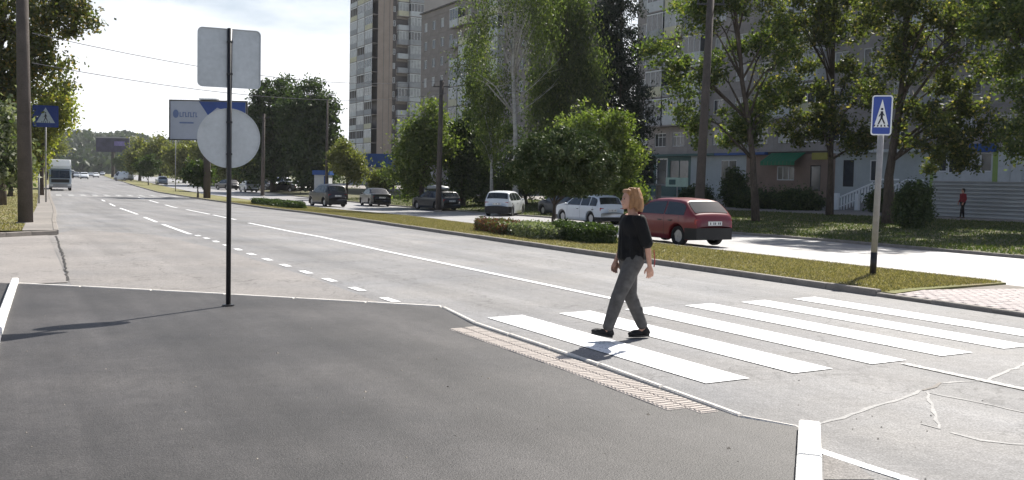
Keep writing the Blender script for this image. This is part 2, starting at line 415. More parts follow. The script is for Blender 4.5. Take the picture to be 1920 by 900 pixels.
# flush kerb stones edging the corner, in lengths
def kerb_run(name, pts, length, w, h, off, mat, side, kind='structure', gap=.012, jit=.004, ss=None):
    """kerb stones one by one along a polyline"""
    root = thing(name, None, None); tag(root, kind=kind); meshes = {}
    for a, b in zip(pts, pts[1:]):
        a3, b3 = Vector((*a, zg(*a))), Vector((*b, zg(*b))); d = b3-a3; n = max(1, round(d.length/length)); L = d.length/n
        key = round(L, 3)
        if key not in meshes:
            mb = MB(); mb.bbox(gap/2, L-gap/2, 0, w*side, -h, 0, .012) if side > 0 else mb.bbox(gap/2, L-gap/2, -w, 0, -h, 0, .012)
            me = mb.mesh('kerbstone'); me.materials.append(mat); meshes[key] = me
        for k in range(n):
            p = a3 + d*(k/n); o = link('kerbstone', meshes[key], root)
            o.location = (p.x, p.y, p.z+off+random.uniform(-jit, jit))
            o.rotation_euler = (0, -math.asin(d.z/d.length), math.atan2(d.y, d.x)+random.uniform(-.003, .003))
    return root
kerb_run('corner_kerb', [P(22, 534), P(420, 555), P(826, 578)], 1.0, .075, .15, .032, m_kerb_thin, 1)
kerb_run('ramp_kerb', [P(828, 579), P(886, 608), P(1120, 688), P(1385, 786)], 1.0, .055, .15, .031, m_kerb_thin, 1)
kerb_run('ramp_kerb_end', [P(1386, 787), P(1496, 808)], 1.0, .04, .15, .034, m_kerb_thin, 1)
# whitewashed raised kerb at the right end and at the left end
kerb_run('white_kerb', [P(1497, 812), P(1493, 880), (e[0]+dx*3, e[1]+dy*3)], 1.0, .14, .25, .10, m_kerb_w, 1)
kerb_run('left_white_kerb', [P(22, 533), P(0, 592), P(-60, 760)], 1.0, .09, .25, .10, m_kerb_w, 1)
# tactile paving in the ramp: rows of ribbed tiles laid inside the corner
ta = [P(893, 619), P(1118, 695), P(1366, 786)]
root = thing('tactile_strip', None, None); tag(root, kind='structure')
mb = MB(); T = .172; mb.bbox(.003, T-.003, .003, T-.003, -.03, 0, .003)
for k in range(3): mb.bbox(.014+k*.055, .046+k*.055, .012, T-.012, 0, .008, .005)
tm = mb.mesh('tile'); tm.materials.append(m_tact)
def along(t):
    for a_, b_ in zip(ta, ta[1:]):
        a_, b_ = Vector(a_), Vector(b_); L = (b_-a_).length
        if t <= L: return a_+(b_-a_)*(t/L), (b_-a_)/L
        t -= L
    return b_+(b_-a_)/L*t, (b_-a_)/L
lenT = sum((Vector(b_)-Vector(a_)).length for a_, b_ in zip(ta, ta[1:])); nT = int(lenT/T)
for i in range(nT):
    for j in range(2):
        if j == 1 and i >= nT-1: continue
        p, d = along(i*T); q = Vector((d.y, -d.x)); p = p + q*(j+1)*T
        o = link('tile', tm, root, (p.x, p.y, zg(p.x, p.y)+.036+random.uniform(-.003, .003))); o.rotation_euler = (0, 0, math.atan2(d.y, d.x))

# kerbs of the median and of the lawn
def kerb_line(name, uf, s0, s1, inward, off=.10, far=600):
    pts = []; s = s0
    while s <= s1: pts.append(W(s, uf(s))); s += 4.0
    kerb_run(name, pts, 1.0, .13, .3, off, m_kerb, inward)
    edge_band(name+'_far', [W(q, uf(q)) for q in smooth_rows(pts and s-4.0, far)], .13, off, m_kerb, -inward, .3)['kind'] = 'structure'
kerb_line('median_kerb', MN, 9.8, 66, -1)
kerb_line('median_back_kerb', lambda s: MF(s)-.13, 11, 40, -1, .085)
kerb_line('lawn_kerb', FK, 6, 60, -1)
kerb_run('verge_kerb', [W(s, LK) for s in range(28, 61, 4)], 1.0, .13, .3, .135, m_kerb, -1)
edge_band('verge_kerb_far', [W(s, LK) for s in smooth_rows(60, 600)], .13, .135, m_kerb, 1, .3)['kind'] = 'structure'
kerb_run('verge_end_kerb', [P(108, 441), P(60, 443), P(-40, 448)], 1.0, .12, .25, .13, m_kerb, -1)

# refuge: pink block paving
ra, rb = P(1664, 556), P(1880, 537)
sA, uA = su(*ra); sB, uB = su(*rb)
drape('median_end_soil', [W(sA-.15, MN(9)+.12), W(sB, MF(10)-.12), W(11.5, MF(11.5)-.12), W(11.5, MN(11.5)+.12)], .07, m_soil, skirt=.10)
RP = [W(sA, uA-.0), W(sB, uB+.05)] + [W(3.2, 16.7), W(3.2, 12.0), W(sA-.1, 12.0)]
drape('refuge_bed', RP, .035, m_joint, skirt=.1)
root = thing('refuge_paving', None, None); tag(root, kind='structure')
mb = MB(); mb.bbox(0, .192, 0, .092, -.05, 0, .006); bmesh_ = mb.mesh('paver'); bmesh_.materials.append(m_paver)
cells = []
for i in range(int(6.5/.1)):
    for j in range(int(5/.2)):
        s = 3.3 + i*.1; u = 12.14 + j*.2 + (.1 if i % 2 else 0)
        lim = sA + (sB-sA)*(u-uA)/(uB-uA) if u < uB else sB
        if s > lim-.12 or u > 16.5: continue
        x, y = W(s, u); cells.append((Vector((x-0, y-0)).length, x, y))
cells.sort(key=lambda c: -((c[1]-9.0)**2*0+0) or c[0])
# nearest the kerb and in view first
def inview(x, y):
    k = x/max(y, .1); return k < .575
cells = [c for c in cells if c[2] > 1]
cells.sort(key=lambda c: (not inview(c[1], c[2]), c[0]))
rot = math.atan2(NY, NX)
for c in cells[:300]:
    o = link('paver', bmesh_, root, (c[1], c[2], zg(c[1], c[2])+.055+random.uniform(-.003, .003))); o.rotation_euler = (0, 0, rot+random.uniform(-.02, .02))
mb = MB()
for c in cells[300:]:
    T_ = Matrix.Translation((c[1], c[2], zg(c[1], c[2])+.055+random.uniform(-.003, .003))) @ Matrix.Rotation(rot, 4, 'Z')
    mb.box(0, .19, 0, .09, -.05, 0, T=T_)
o = mb.build('paving_remainder', m_paver, root); tag(o, kind='stuff')
kerb_run('refuge_kerb', [W(3.0, 12.0), W(9.8, 12.0)], 1.0, .12, .2, .06, m_kerb, -1)

# ---------------------------------------------------------------- markings
drape('junction_apron', SU((11.2, 4.55), (11.9, 1.0), (15.4, 1.0), (20, 1.1), (27.5, 1.2), (31, 2.2), (27, 3.9), (20, 4.5), (15, 4.62)), .0035, m_dust)
def mark(name, poly, off=.0075, mat=None): return drape(name, poly, off, mat or m_paint)
def band(name, s0, s1, u, w, mat=None, off=.0075, n=None):
    return strip(name, lambda s: u-w/2, lambda s: u+w/2, s0, s1, off, mat or m_paint)
for k in range(6):
    u = 5.27 + k*1.03
    mark('crossing_stripe', SU((6.0, u), (6.0, u+.50), (10.05, u+.52), (10.0, u)))
band('lane_line', 10.6, 35, 7.84, .13)
band('lane_line', 3.0, 5.9, 7.66, .10, m_paint_old)
for s0, s1 in ((38.4, 44.5), (45.6, 54), (58, 64), (68, 74), (78, 83)): band('lane_dash', s0, s1, 7.95, .13)
for k in range(12):
    s0 = 11.73 + k*1.32; band('short_dash', s0, s0+.5, 4.78 if k < 9 else 4.78, .13)
for s0, s1 in ((27.3, 34.2), (36.2, 41.6), (45.4, 57), (61, 66), (71, 75)): band('lane_dash', s0, s1, 4.72, .13)
for k in range(12):
    u = 3.2 + k*1.02*(1 if k else 1); band('far_crossing_stripe', 85.5, 91.0, 2.0+k*.95, .42, m_paint_old)
def wob(pts, w, step=.12, name='sealed_crack', mat=None, off=.0032):
    pts = dens(pts, step); V = []; F = []; n = len(pts)
    for i, p in enumerate(pts):
        a = Vector(pts[max(0, i-1)]); b = Vector(pts[min(n-1, i+1)]); d = (b-a).normalized(); q = Vector((d.y, -d.x))
        j = random.gauss(0, w*.22); w2 = w*random.uniform(.4, 1.0)/2
        for k in (j-w2, j+w2): x, y = p[0]+q.x*k, p[1]+q.y*k; V.append((x, y, zg(x, y)+off))
    F = [(2*i, 2*i+1, 2*i+3, 2*i+2) for i in range(n-1)]
    mb = MB(); mb.add(V, F); return tag(mb.build(name, mat or m_seal), kind='structure')
wob([P(1520, 802), P(1610, 772), P(1690, 748), P(1728, 732)], .05)
wob([P(1765, 718), P(1850, 714), P(1885, 697), P(1930, 678)], .05)
wob([P(1737, 735), P(1752, 772), P(1762, 805)], .04)
wob([P(1728, 795), P(1762, 805)], .04, off=.004)
wob([P(1742, 737), P(1830, 754), P(1935, 776)], .045, off=.0036)
wob([P(1780, 812), P(1840, 826), P(1900, 834), P(1960, 832)], .055)
wob([P(1728, 732), P(1750, 726), P(1765, 718)], .04, mat=m_kerb, off=.0044)
wob([P(105, 443), P(118, 480), P(128, 528)], .05, mat=M('dark_seam', (.05, .047, .045), .95), name='open_seam', off=.016)
band2 = [P(1541, 843), P(1628, 872), P(1760, 914)]
edge_band('corner_line', band2, .085, .006, m_paint, 1, .004)['kind'] = 'structure'
gravel_p = [P(1543, 850), P(1600, 868), P(1640, 900), P(1545, 900)]
drape('gravel_patch', gravel_p, .004, asphalt('red_gravel', (.15, .135, .125), .4, .4, 0, (.22, .21, .205)))

# ================================================================ vegetation
def frames(n):
    a = RNG.normal(size=(n, 3)); a /= np.linalg.norm(a, axis=1)[:, None]
    b = RNG.normal(size=(n, 3)); b -= (b*a).sum(1)[:, None]*a; b /= np.linalg.norm(b, axis=1)[:, None]
    return a, b
def leaves(centres, size, narrow=.55, droop=0):
    n = len(centres); a, b = frames(n)
    if droop: a[:, 2] -= droop; a /= np.linalg.norm(a, axis=1)[:, None]; b -= (b*a).sum(1)[:, None]*a; b /= np.linalg.norm(b, axis=1)[:, None]
    sz = size*RNG.uniform(.6, 1.25, n)[:, None]
    V = np.empty((n, 4, 3)); V[:, 0] = centres-a*sz; V[:, 1] = centres+b*sz*narrow; V[:, 2] = centres+a*sz; V[:, 3] = centres-b*sz*narrow
    return V.reshape(-1, 3), np.arange(n*4).reshape(n, 4)
def crown_points(lobes, nclump, nleaf, csize, zst=1.0, shell=.45):
    vol = np.array([l[3]*l[4]*l[5] for l in lobes])**.8; pick = RNG.choice(len(lobes), nclump, p=vol/vol.sum())
    d = RNG.normal(size=(nclump, 3)); d /= np.linalg.norm(d, axis=1)[:, None]
    r = RNG.uniform(0, 1, nclump)**shell
    L = np.array(lobes)[pick]; cc = L[:, :3] + d*r[:, None]*L[:, 3:6]
    w = RNG.uniform(.3, 1.6, nclump); k = RNG.choice(nclump, nleaf, p=w/w.sum())
    s = csize*RNG.uniform(.55, 1.3, nclump)[k][:, None]
    off = RNG.normal(size=(nleaf, 3))*s; off[:, 2] *= zst
    return cc, cc[k]+off
def tree(name, label, cat, base, lobes, trunk, r0, leafm, barkm=None, nleaf=20000, nclump=120, leaf=.13, csize=.55, group=None,
         limbs=14, zst=.8, narrow=.55, droop=0, shell=.45, bare=(), z0=None, zmin=0):
    """lobes local to the base; trunk = list of local points"""
    z = zg(*base) if z0 is None else z0
    root = thing(name, label, cat, (base[0], base[1], z), 0, group)
    cc, pts = crown_points(lobes, nclump, nleaf, csize, zst, shell)
    pts = pts[pts[:, 2] > max(.05, zmin)]
    V, F = leaves(pts, leaf, narrow, droop); np_mesh('crown', V, F, leafm, root)
    mb = MB(); tp = [Vector(p) for p in trunk]
    n = len(tp); rad = [r0*(1-.78*i/(n-1)) for i in range(n)]; rad[0] = r0*1.25
    pts2 = []; rr = []
    for i in range(n-1):
        for k in range(4):
            t = k/4; p = tp[i].lerp(tp[i+1], t)
            if i or k: p += Vector((random.uniform(-1, 1), random.uniform(-1, 1), 0))*r0*.15
            pts2.append(p); rr.append(rad[i]+(rad[i+1]-rad[i])*t)
    pts2.append(tp[-1]); rr.append(rad[-1]); mb.tube(pts2, rr, 10)
    zmax = tp[-1].z
    order = sorted(range(len(cc)), key=lambda i: RNG.random())[:limbs]
    for i in order:
        t = Vector(cc[i]); 
        hz = min(zmax*.95, max(zmax*.22, t.z*.72 - .2*math.hypot(t.x, t.y)))
        j = min(range(len(pts2)), key=lambda k: abs(pts2[k].z-hz)); s = pts2[j]; r = min(rr[j]*.6, r0*.4)
        mid = s.lerp(t, .5)+Vector((0, 0, .12*(t-s).length)); m2 = s.lerp(t, .8)+Vector((random.uniform(-.1, .1), random.uniform(-.1, .1), .06*(t-s).length))
        mb.tube([s, mid, m2, t], [r, r*.6, r*.35, r*.12], 6)
        for q in range(2):
            e_ = mid + Vector((random.gauss(0, 1), random.gauss(0, 1), random.uniform(0, 1.2)))*(t-s).length*.25
            mb.tube([mid, mid.lerp(e_, .5)+Vector((0, 0, .05)), e_], [r*.35, r*.22, r*.07], 5)
    for a, b in bare:
        a, b = Vector(a), Vector(b); mid = a.lerp(b, .45)+Vector((0, 0, -.03*(b-a).length)); r = r0*.2
        mb.tube([a, mid, b], [r, r*.6, r*.15], 6)
        for q in range(6):
            s = a.lerp(b, random.uniform(.35, .9)); e_ = s+(b-a).normalized()*random.uniform(.4, 1.1)+Vector((random.gauss(0, .5), random.gauss(0, .5), random.uniform(-.2, .7)))
            mb.tube([s, e_], [r*.3, r*.08], 4)
    mb.build('trunk', barkm or m_bark, root, smooth=True)
    return root
def lob(box, Y, base, dy=0, deep=.85):
    """ellipsoid lobe seen in a pixel box at depth Y, local to a base point"""
    x0, y0, x1, y1 = box; c = PD((x0+x1)/2, (y0+y1)/2, Y+dy); pp = FPX/(Y+dy)
    rxx = (x1-x0)/2/pp; rz = (y1-y0)/2/pp
    return (c[0]-base[0], c[1]-base[1], c[2]-zg(*base), rxx, rxx*deep, rz)
def at_depth(px, Y): c = PD(px, 400, Y); return (c[0], Y)
def top(px, py, Y, base): c = PD(px, py, Y); return (c[0]-base[0], c[1]-base[1], c[2]-zg(*base))

lf_maple = leafmat('maple_leaves', (.04, .065, .018), (.14, .175, .045), (.30, .28, .10), .08, .6)
lf_maple2 = leafmat('autumn_maple_leaves', (.038, .055, .020), (.14, .155, .045), (.30, .24, .09), .08, .6)
lf_dark = leafmat('dark_leaves', (.024, .042, .016), (.075, .11, .032), None, 0, .35)
lf_dkcon = leafmat('spruce_foliage', (.014, .024, .016), (.035, .05, .028), None, 0, .12)
lf_bright = leafmat('bright_leaves', (.07, .105, .025), (.17, .205, .055), (.28, .29, .11), .06, .5)
lf_birch = leafmat('birch_leaves', (.055, .08, .026), (.13, .165, .05), (.21, .22, .08), .06, .5)
lf_willow = leafmat('willow_leaves', (.15, .17, .035), (.27, .27, .055), (.38, .33, .08), .1, .6)
lf_globe = leafmat('globe_tree_leaves', (.032, .055, .018), (.085, .115, .035), (.24, .25, .14), .07, .10)
lf_olive = leafmat('olive_leaves', (.10, .115, .035), (.19, .19, .06), (.28, .25, .08), .05, .5)
lf_autumn = leafmat('yellowing_leaves', (.045, .060, .018), (.11, .12, .03), (.24, .17, .04), .14, .5)
lf_hill = leafmat('hillside_foliage', (.022, .036, .024), (.055, .075, .04), None, 0, .3)
lf_redfl = leafmat('red_foliage', (.09, .04, .03), (.17, .07, .055), (.08, .10, .035), .4, .4)
lf_silver = leafmat('silvery_foliage', (.15, .17, .11), (.27, .28, .20), (.07, .10, .04), .3, .4)

def shrub(name, label, cat, lobes, base, leafm, nleaf=6000, nclump=60, leaf=.05, csize=.12, group=None, stems=7, shell=.35):
    root = thing(name, label, cat, ground(base), 0, group)
    cc, pts = crown_points(lobes, nclump, nleaf, csize, .9, shell); pts = pts[pts[:, 2] > .02]
    V, F = leaves(pts, leaf, .55); np_mesh('foliage', V, F, leafm, root)
    mb = MB()
    for i in range(min(stems, len(cc))):
        t = Vector(cc[i]); mb.tube([(t.x*.25, t.y*.25, 0), (t.x*.7, t.y*.7, max(.05, t.z*.6)), (t.x, t.y, max(.1, t.z))], [.02+.004*t.z, .014, .005], 5)
    mb.build('stem', m_bark, root); return root

# median globe tree
b = P(1037, 437); Y = b[1]
L_ = [lob((955, 256, 1158, 362), Y, b, 0, .9), lob((980, 244, 1135, 320), Y, b, 0, .9), lob((956, 290, 1090, 366), Y, b, 0, .8), lob((1030, 290, 1160, 368), Y, b, 0, .8)]
tree('globe_tree', 'round topped tree with a thin dark trunk in the median flower bed', 'tree', b, L_, [(0, 0, 0), (.02, 0, 1.0), top(1040, 320, Y, b)], .085,
     lf_globe, nleaf=70000, nclump=520, leaf=.06, csize=.12, limbs=26, shell=.25, zmin=top(1037, 370, Y, b)[2])
# acacia behind it
b = at_depth(1125, 50)
L_ = [lob((1040, 205, 1150, 300), 50, b), lob((1100, 205, 1190, 300), 50, b), lob((1130, 255, 1205, 330), 50, b), lob((1130, 300, 1190, 360), 50, b), lob((1165, 340, 1212, 385), 50, b)]
tree('acacia_tree', 'bright yellow green tree just behind the round topped median tree', 'tree', b, L_, [(0, 0, 0), (.1, 0, 1.5), top(1125, 250, 50, b)], .12,
     lf_bright, nleaf=22000, nclump=110, leaf=.10, csize=.30, limbs=18)
# birches
b = at_depth(966, 70)
L_ = [lob((850, -90, 960, 120), 70, b), lob((900, -120, 1060, 70), 70, b), lob((855, 60, 915, 240), 70, b), lob((920, 40, 985, 260), 70, b, 1), lob((975, -60, 1050, 110), 70, b)]
tree('birch_tree', 'tall white trunked birch with bare side branches, taller of the two birches', 'tree', b, L_, [(0, 0, 0), top(966, 250, 70, b), top(962, 110, 70, b), top(968, -20, 70, b), top(975, -120, 70, b)], .21,
     lf_birch, m_birch, 15000, 90, .11, .5, limbs=14, zst=2.0, droop=1.2, narrow=.5,
     bare=[(top(965, 170, 70, b), top(1008, 40, 70, b)), (top(965, 190, 70, b), top(1050, 110, 70, b)), (top(965, 215, 70, b), top(1040, 160, 70, b)), (top(964, 110, 70, b), top(1015, -30, 70, b)), (top(964, 140, 70, b), top(905, 90, 70, b))])
b = at_depth(922, 72)
L_ = [lob((865, 120, 950, 260), 72, b), lob((880, 60, 940, 200), 72, b), lob((890, 210, 960, 300), 72, b)]
tree('birch_tree', 'slim white trunked birch with drooping leaves, left of the taller birch', 'tree', b, L_, [(0, 0, 0), top(921, 220, 72, b), top(915, 60, 72, b)], .12,
     lf_birch, m_birch, 9000, 60, .11, .45, limbs=10, zst=1.8, droop=1.2, narrow=.5)
# bright weeping tree and the dark conifer
b = at_depth(1050, 76)
L_ = [lob((1000, -60, 1110, 150), 76, b), lob((1050, 20, 1140, 200), 76, b), lob((985, 90, 1075, 250), 76, b), lob((1060, 120, 1135, 260), 76, b), lob((985, 180, 1080, 340), 76, b)]
tree('weeping_tree', 'tall tree of hanging bright green foliage beside the dark spruce', 'tree', b, L_, [(0, 0, 0), top(1050, 200, 76, b), top(1055, -30, 76, b)], .25,
     lf_birch, None, 38000, 150, .13, .5, limbs=12, zst=2.3, droop=1.4, narrow=.45)
b = at_depth(1165, 82)
L_ = [lob((1110, 120, 1232, 300), 82, b), lob((1112, 30, 1205, 220), 82, b), lob((1110, -60, 1195, 130), 82, b), lob((1120, -140, 1180, 40), 82, b), lob((1105, 220, 1225, 400), 82, b)]
tree('spruce_tree', 'very dark tall spruce standing at the near corner of the long apartment block', 'tree', b, L_, [(0, 0, 0), top(1165, 100, 82, b), top(1160, -100, 82, b)], .25,
     lf_dkcon, None, 46000, 260, .16, .45, limbs=10, zst=1.0, droop=.8, narrow=.35, shell=.4)
# mid trees between the birches and the tower
for spec in (
    ('round tree with sunlit pale leaves just left of the tall pole', 790, 75, [(745, 215, 835, 330), (765, 192, 850, 300), (730, 270, 820, 372)], lf_bright, 20000),
    ('dark dense tree behind the wagon with the roof box', 868, 78, [(820, 205, 905, 350), (850, 190, 930, 330), (825, 290, 930, 385)], lf_dark, 20000),
    ('dark tree filling the gap below the tall birch', 985, 80, [(930, 230, 1010, 385), (960, 250, 1060, 385), (900, 280, 980, 385)], lf_dark, 18000),
    ('shady low tree beneath the acacia, right of the white parked suv', 1075, 66, [(1020, 330, 1130, 396), (1090, 320, 1180, 392)], lf_dark, 9000)):
    lab, px, Y, boxes, mt, nl = spec; b = at_depth(px, Y)
    tree('lawn_tree', lab, 'tree', b, [lob(q, Y, b) for q in boxes], [(0, 0, 0), top(px, boxes[0][3]-20, Y, b), top(px, boxes[0][1]+30, Y, b)], .2, mt, None, nl, 90, .14, .5, limbs=10, group='trees beyond the far road')
# big dark pair
for lab, px, Y, boxes in (
    ('big dark rounded tree right behind the two sign backs', 512, 124, [(455, 165, 560, 300), (470, 150, 575, 260), (440, 230, 560, 345), (500, 240, 590, 348)]),
    ('big dark rounded tree with a lamp rising above it, between sign backs and tower', 588, 118, [(525, 150, 625, 290), (560, 175, 640, 300), (540, 240, 640, 350)])):
    b = at_depth(px, Y)
    tree('dense_tree', lab, 'tree', b, [lob(q, Y, b) for q in boxes], [(0, 0, 0), top(px, 300, Y, b), top(px, 210, Y, b)], .35, lf_dark, None, 34000, 230, .22, .55, limbs=12, group='pair of big dark trees', shell=.35)
for lab, px, Y, boxes, mt in (
    ('small greyish green tree between the dark trees and the tower', 650, 96, [(616, 266, 688, 335), (630, 290, 692, 345)], lf_olive),
    ('small young tree in front of the blue signed building, nearer the tower', 716, 98, [(695, 322, 735, 352)], lf_olive),
    ('small pale tree in front of the tower balconies', 762, 100, [(742, 262, 790, 330), (745, 300, 800, 350)], lf_olive)):
    b = at_depth(px, Y)
    tree('young_tree', lab, 'tree', b, [lob(q, Y, b) for q in boxes], [(0, 0, 0), top(px, 320, Y, b), top(px, 300, Y, b)], .12, mt, None, 9000, 70, .15, .35, limbs=9)

# the maples on the right lawn
b = P(1417, 418); Y = b[1]
L_ = [lob((1200, 60, 1290, 150), Y, b), lob((1240, 110, 1320, 250), Y, b), lob((1205, 75, 1260, 130), Y, b), lob((1260, -40, 1360, 60), Y, b), lob((1300, -60, 1420, 30), Y, b), lob((1340, 190, 1440, 280), Y, b, 1),
      lob((1420, 20, 1500, 150), Y, b), lob((1430, 130, 1490, 220), Y, b), lob((1280, 200, 1320, 280), Y, b), lob((1290, -260, 1460, -40), Y, b), lob((1380, 30, 1460, 120), Y, b, 1), lob((1310, 90, 1360, 170), Y, b)]  # highest lobe lies above the view, added to shade the lawn
tree('maple_tree', 'thin trunked maple leaning left, its branch of leaves reaching left past the tall pole', 'tree', b, L_, [(0, 0, 0), top(1412, 300, Y, b), top(1392, 150, Y, b), top(1375, -20, Y, b), top(1370, -120, Y, b)], .19,
     lf_maple, None, 27000, 210, .11, .30, limbs=26, group='maples on the lawn in front of the shops')
b = P(1555, 406); Y = b[1]
L_ = [lob((1440, -40, 1560, 100), Y, b), lob((1500, -60, 1640, 110), Y, b), lob((1450, 80, 1540, 190), Y, b), lob((1560, 80, 1640, 200), Y, b), lob((1480, 150, 1600, 270), Y, b), lob((1600, 130, 1650, 260), Y, b), lob((1550, 240, 1640, 290), Y, b), lob((1440, -300, 1660, -60), Y, b), lob((1440, 210, 1530, 285), Y, b), lob((1600, 230, 1660, 290), Y, b), lob((1400, 120, 1470, 240), Y, b), lob((1400, -60, 1480, 60), Y, b)]  # unseen top lobe added here too for shade on the ground
tree('maple_tree', 'maple with a straight dark trunk left of the white stair railings', 'tree', b, L_, [(0, 0, 0), top(1557, 300, Y, b), top(1562, 150, Y, b), top(1565, -60, Y, b)], .2,
     lf_maple2, None, 34000, 300, .12, .30, limbs=26, group='maples on the lawn in front of the shops')
b = P(1665, 423); Y = b[1]
L_ = [lob((1600, -60, 1740, 80), Y, b), lob((1700, -40, 1850, 120), Y, b), lob((1640, 40, 1740, 170), Y, b), lob((1740, 90, 1860, 220), Y, b), lob((1680, 180, 1800, 290), Y, b, -1), lob((1610, 140, 1680, 210), Y, b), lob((1770, 180, 1850, 270), Y, b), lob((1600, -330, 1860, -60), Y, b), lob((1700, 240, 1800, 320), Y, b, -1), lob((1820, 200, 1900, 280), Y, b), lob((1760, 260, 1840, 325), Y, b)]  # topmost lobe, out of view, added to cast more lawn shade
tree('maple_tree', 'forked maple just behind the crossing sign, with a few orange leaves', 'tree', b, L_, [(0, 0, 0), top(1668, 330, Y, b), top(1685, 220, Y, b), top(1700, 60, Y, b), top(1715, -80, Y, b)], .26,
     lf_maple2, None, 40000, 340, .105, .27, limbs=30, group='maples on the lawn in front of the shops')
b = at_depth(1975, 42); Y = 42
L_ = [lob((1800, -60, 1960, 90), Y, b), lob((1850, 60, 1990, 180), Y, b), lob((1880, 150, 1960, 235), Y, b, -1), lob((1865, 225, 1930, 300), Y, b, -2), lob((1900, -80, 2080, 120), Y, b), lob((1950, 80, 2100, 240), Y, b)]
tree('maple_tree', 'maple whose leafy branches hang in over the garage doors, trunk hidden', 'tree', b, L_, [(0, 0, 0), top(1975, 250, Y, b), top(1960, 60, Y, b), top(1950, -80, Y, b)], .25,
     lf_maple, None, 27000, 230, .10, .27, limbs=24, group='maples on the lawn in front of the shops')
b = P(1712, 432); Y = b[1]
shrub('round_bush', 'rounded dark green bush at the left end of the grey fence', 'bush', [lob((1684, 372, 1742, 428), Y, b), lob((1694, 338, 1722, 400), Y, b), lob((1712, 350, 1746, 405), Y, b), lob((1680, 365, 1706, 410), Y, b)], b, lf_dark, 15000, 80, .065, .17)
# left side
b = P(3, 388); Y = b[1]
L_ = [lob((-160, -60, 60, 130), Y, b), lob((20, -70, 150, 80), Y, b), lob((-30, 60, 140, 200), Y, b), lob((100, -20, 182, 70), Y, b), lob((-130, 120, 60, 260), Y, b), lob((60, 60, 150, 150), Y, b)]
tree('roadside_tree', 'large yellowing tree over the left verge behind the concrete pole', 'tree', b, L_, [(0, 0, 0), top(2, 250, Y, b), top(0, 100, Y, b), top(10, -50, Y, b)], .22,
     lf_autumn, None, 34000, 230, .13, .36, limbs=30, group='trees along the left pavement')
b = P(-45, 420); Y = b[1]
shrub('lilac_shrub', 'pale leaved shrub in the sun at the left edge, behind the concrete pole', 'shrub', [lob((-70, 185, 32, 300), Y, b), lob((-60, 260, 45, 345), Y, b)], b, lf_silver, 9000, 90, .09, .25)
for lab, px, Y, boxes, mt, nl in (
    ('willowy yellow green tree past the crossing sign on the left', 78, 74, [(55, 170, 132, 262), (92, 190, 140, 240), (30, 200, 95, 310)], lf_willow, 16000),
    ('leafy tree next in the left row, its foliage reaching down to the parked lorry side', 58, 95, [(45, 240, 92, 320), (20, 220, 82, 335)], lf_willow, 12000),
    ('far tree at the end of the left row above the lorry roof', 88, 165, [(84, 248, 124, 296), (60, 250, 100, 325)], lf_olive, 9000),
    ('thin young tree on the left grass behind the big concrete pole', 20, 70, [(-10, 270, 40, 345), (-60, 250, 10, 350)], lf_dark, 9000)):
    b = at_depth(px, Y)
    tree('street_tree', lab, 'tree', b, [lob(q, Y, b) for q in boxes], [(0, 0, 0), top(px, boxes[0][3]-15, Y, b), top(px, boxes[0][1]+30, Y, b)], .16, mt, None, nl, 80, .15, .42, limbs=10, zst=1.2, group='trees along the left pavement')
# small globe trees in the median further on
for lab, px, py, box in (('small dark round median tree before the white van', 278, 348, (250, 290, 303, 330)),
                         ('tiny dark median tree beside the dark billboard column', 224, 333, (212, 292, 240, 320)),
                         ('low dark median tree beside the billboard column', 371, 372, (345, 306, 400, 342))):
    b = P(px, py); Y = b[1]
    tree('median_tree', lab, 'tree', b, [lob(box, Y, b)], [(0, 0, 0), top(px, (py+box[3])/2, Y, b), top(px, box[1]+12, Y, b)], .09, lf_dark, None, 5000, 60, .16, .3, limbs=6, group='small trees in the median')
# row of pale crowns beyond the far road, left of the billboard
k = 0
for px, x0, y0, x1, y1, Y in ((262, 236, 262, 292, 322, 215), (300, 275, 254, 330, 325, 205), (345, 318, 256, 372, 328, 190), (398, 365, 268, 430, 338, 165), (440, 415, 262, 470, 340, 150)):
    b = at_depth(px, Y); lab = ['olive crowned tree just right of the dark billboard', 'tallest pale olive tree left of the blue billboard', 'pale olive tree under the left half of the billboard', 'olive tree behind the round sign back', 'olive tree at the left foot of the big dark trees'][k]; k += 1
    tree('far_tree', lab, 'tree', b, [lob((x0, y0, x1, y1), Y, b), lob((x0-8, y0+22, x1+8, y1+5), Y, b)], [(0, 0, 0), top(px, y1-12, Y, b), top(px, y0+15, Y, b)], .3, lf_olive, None, 9000, 90, .3, .75, limbs=5, group='trees far along the far road')

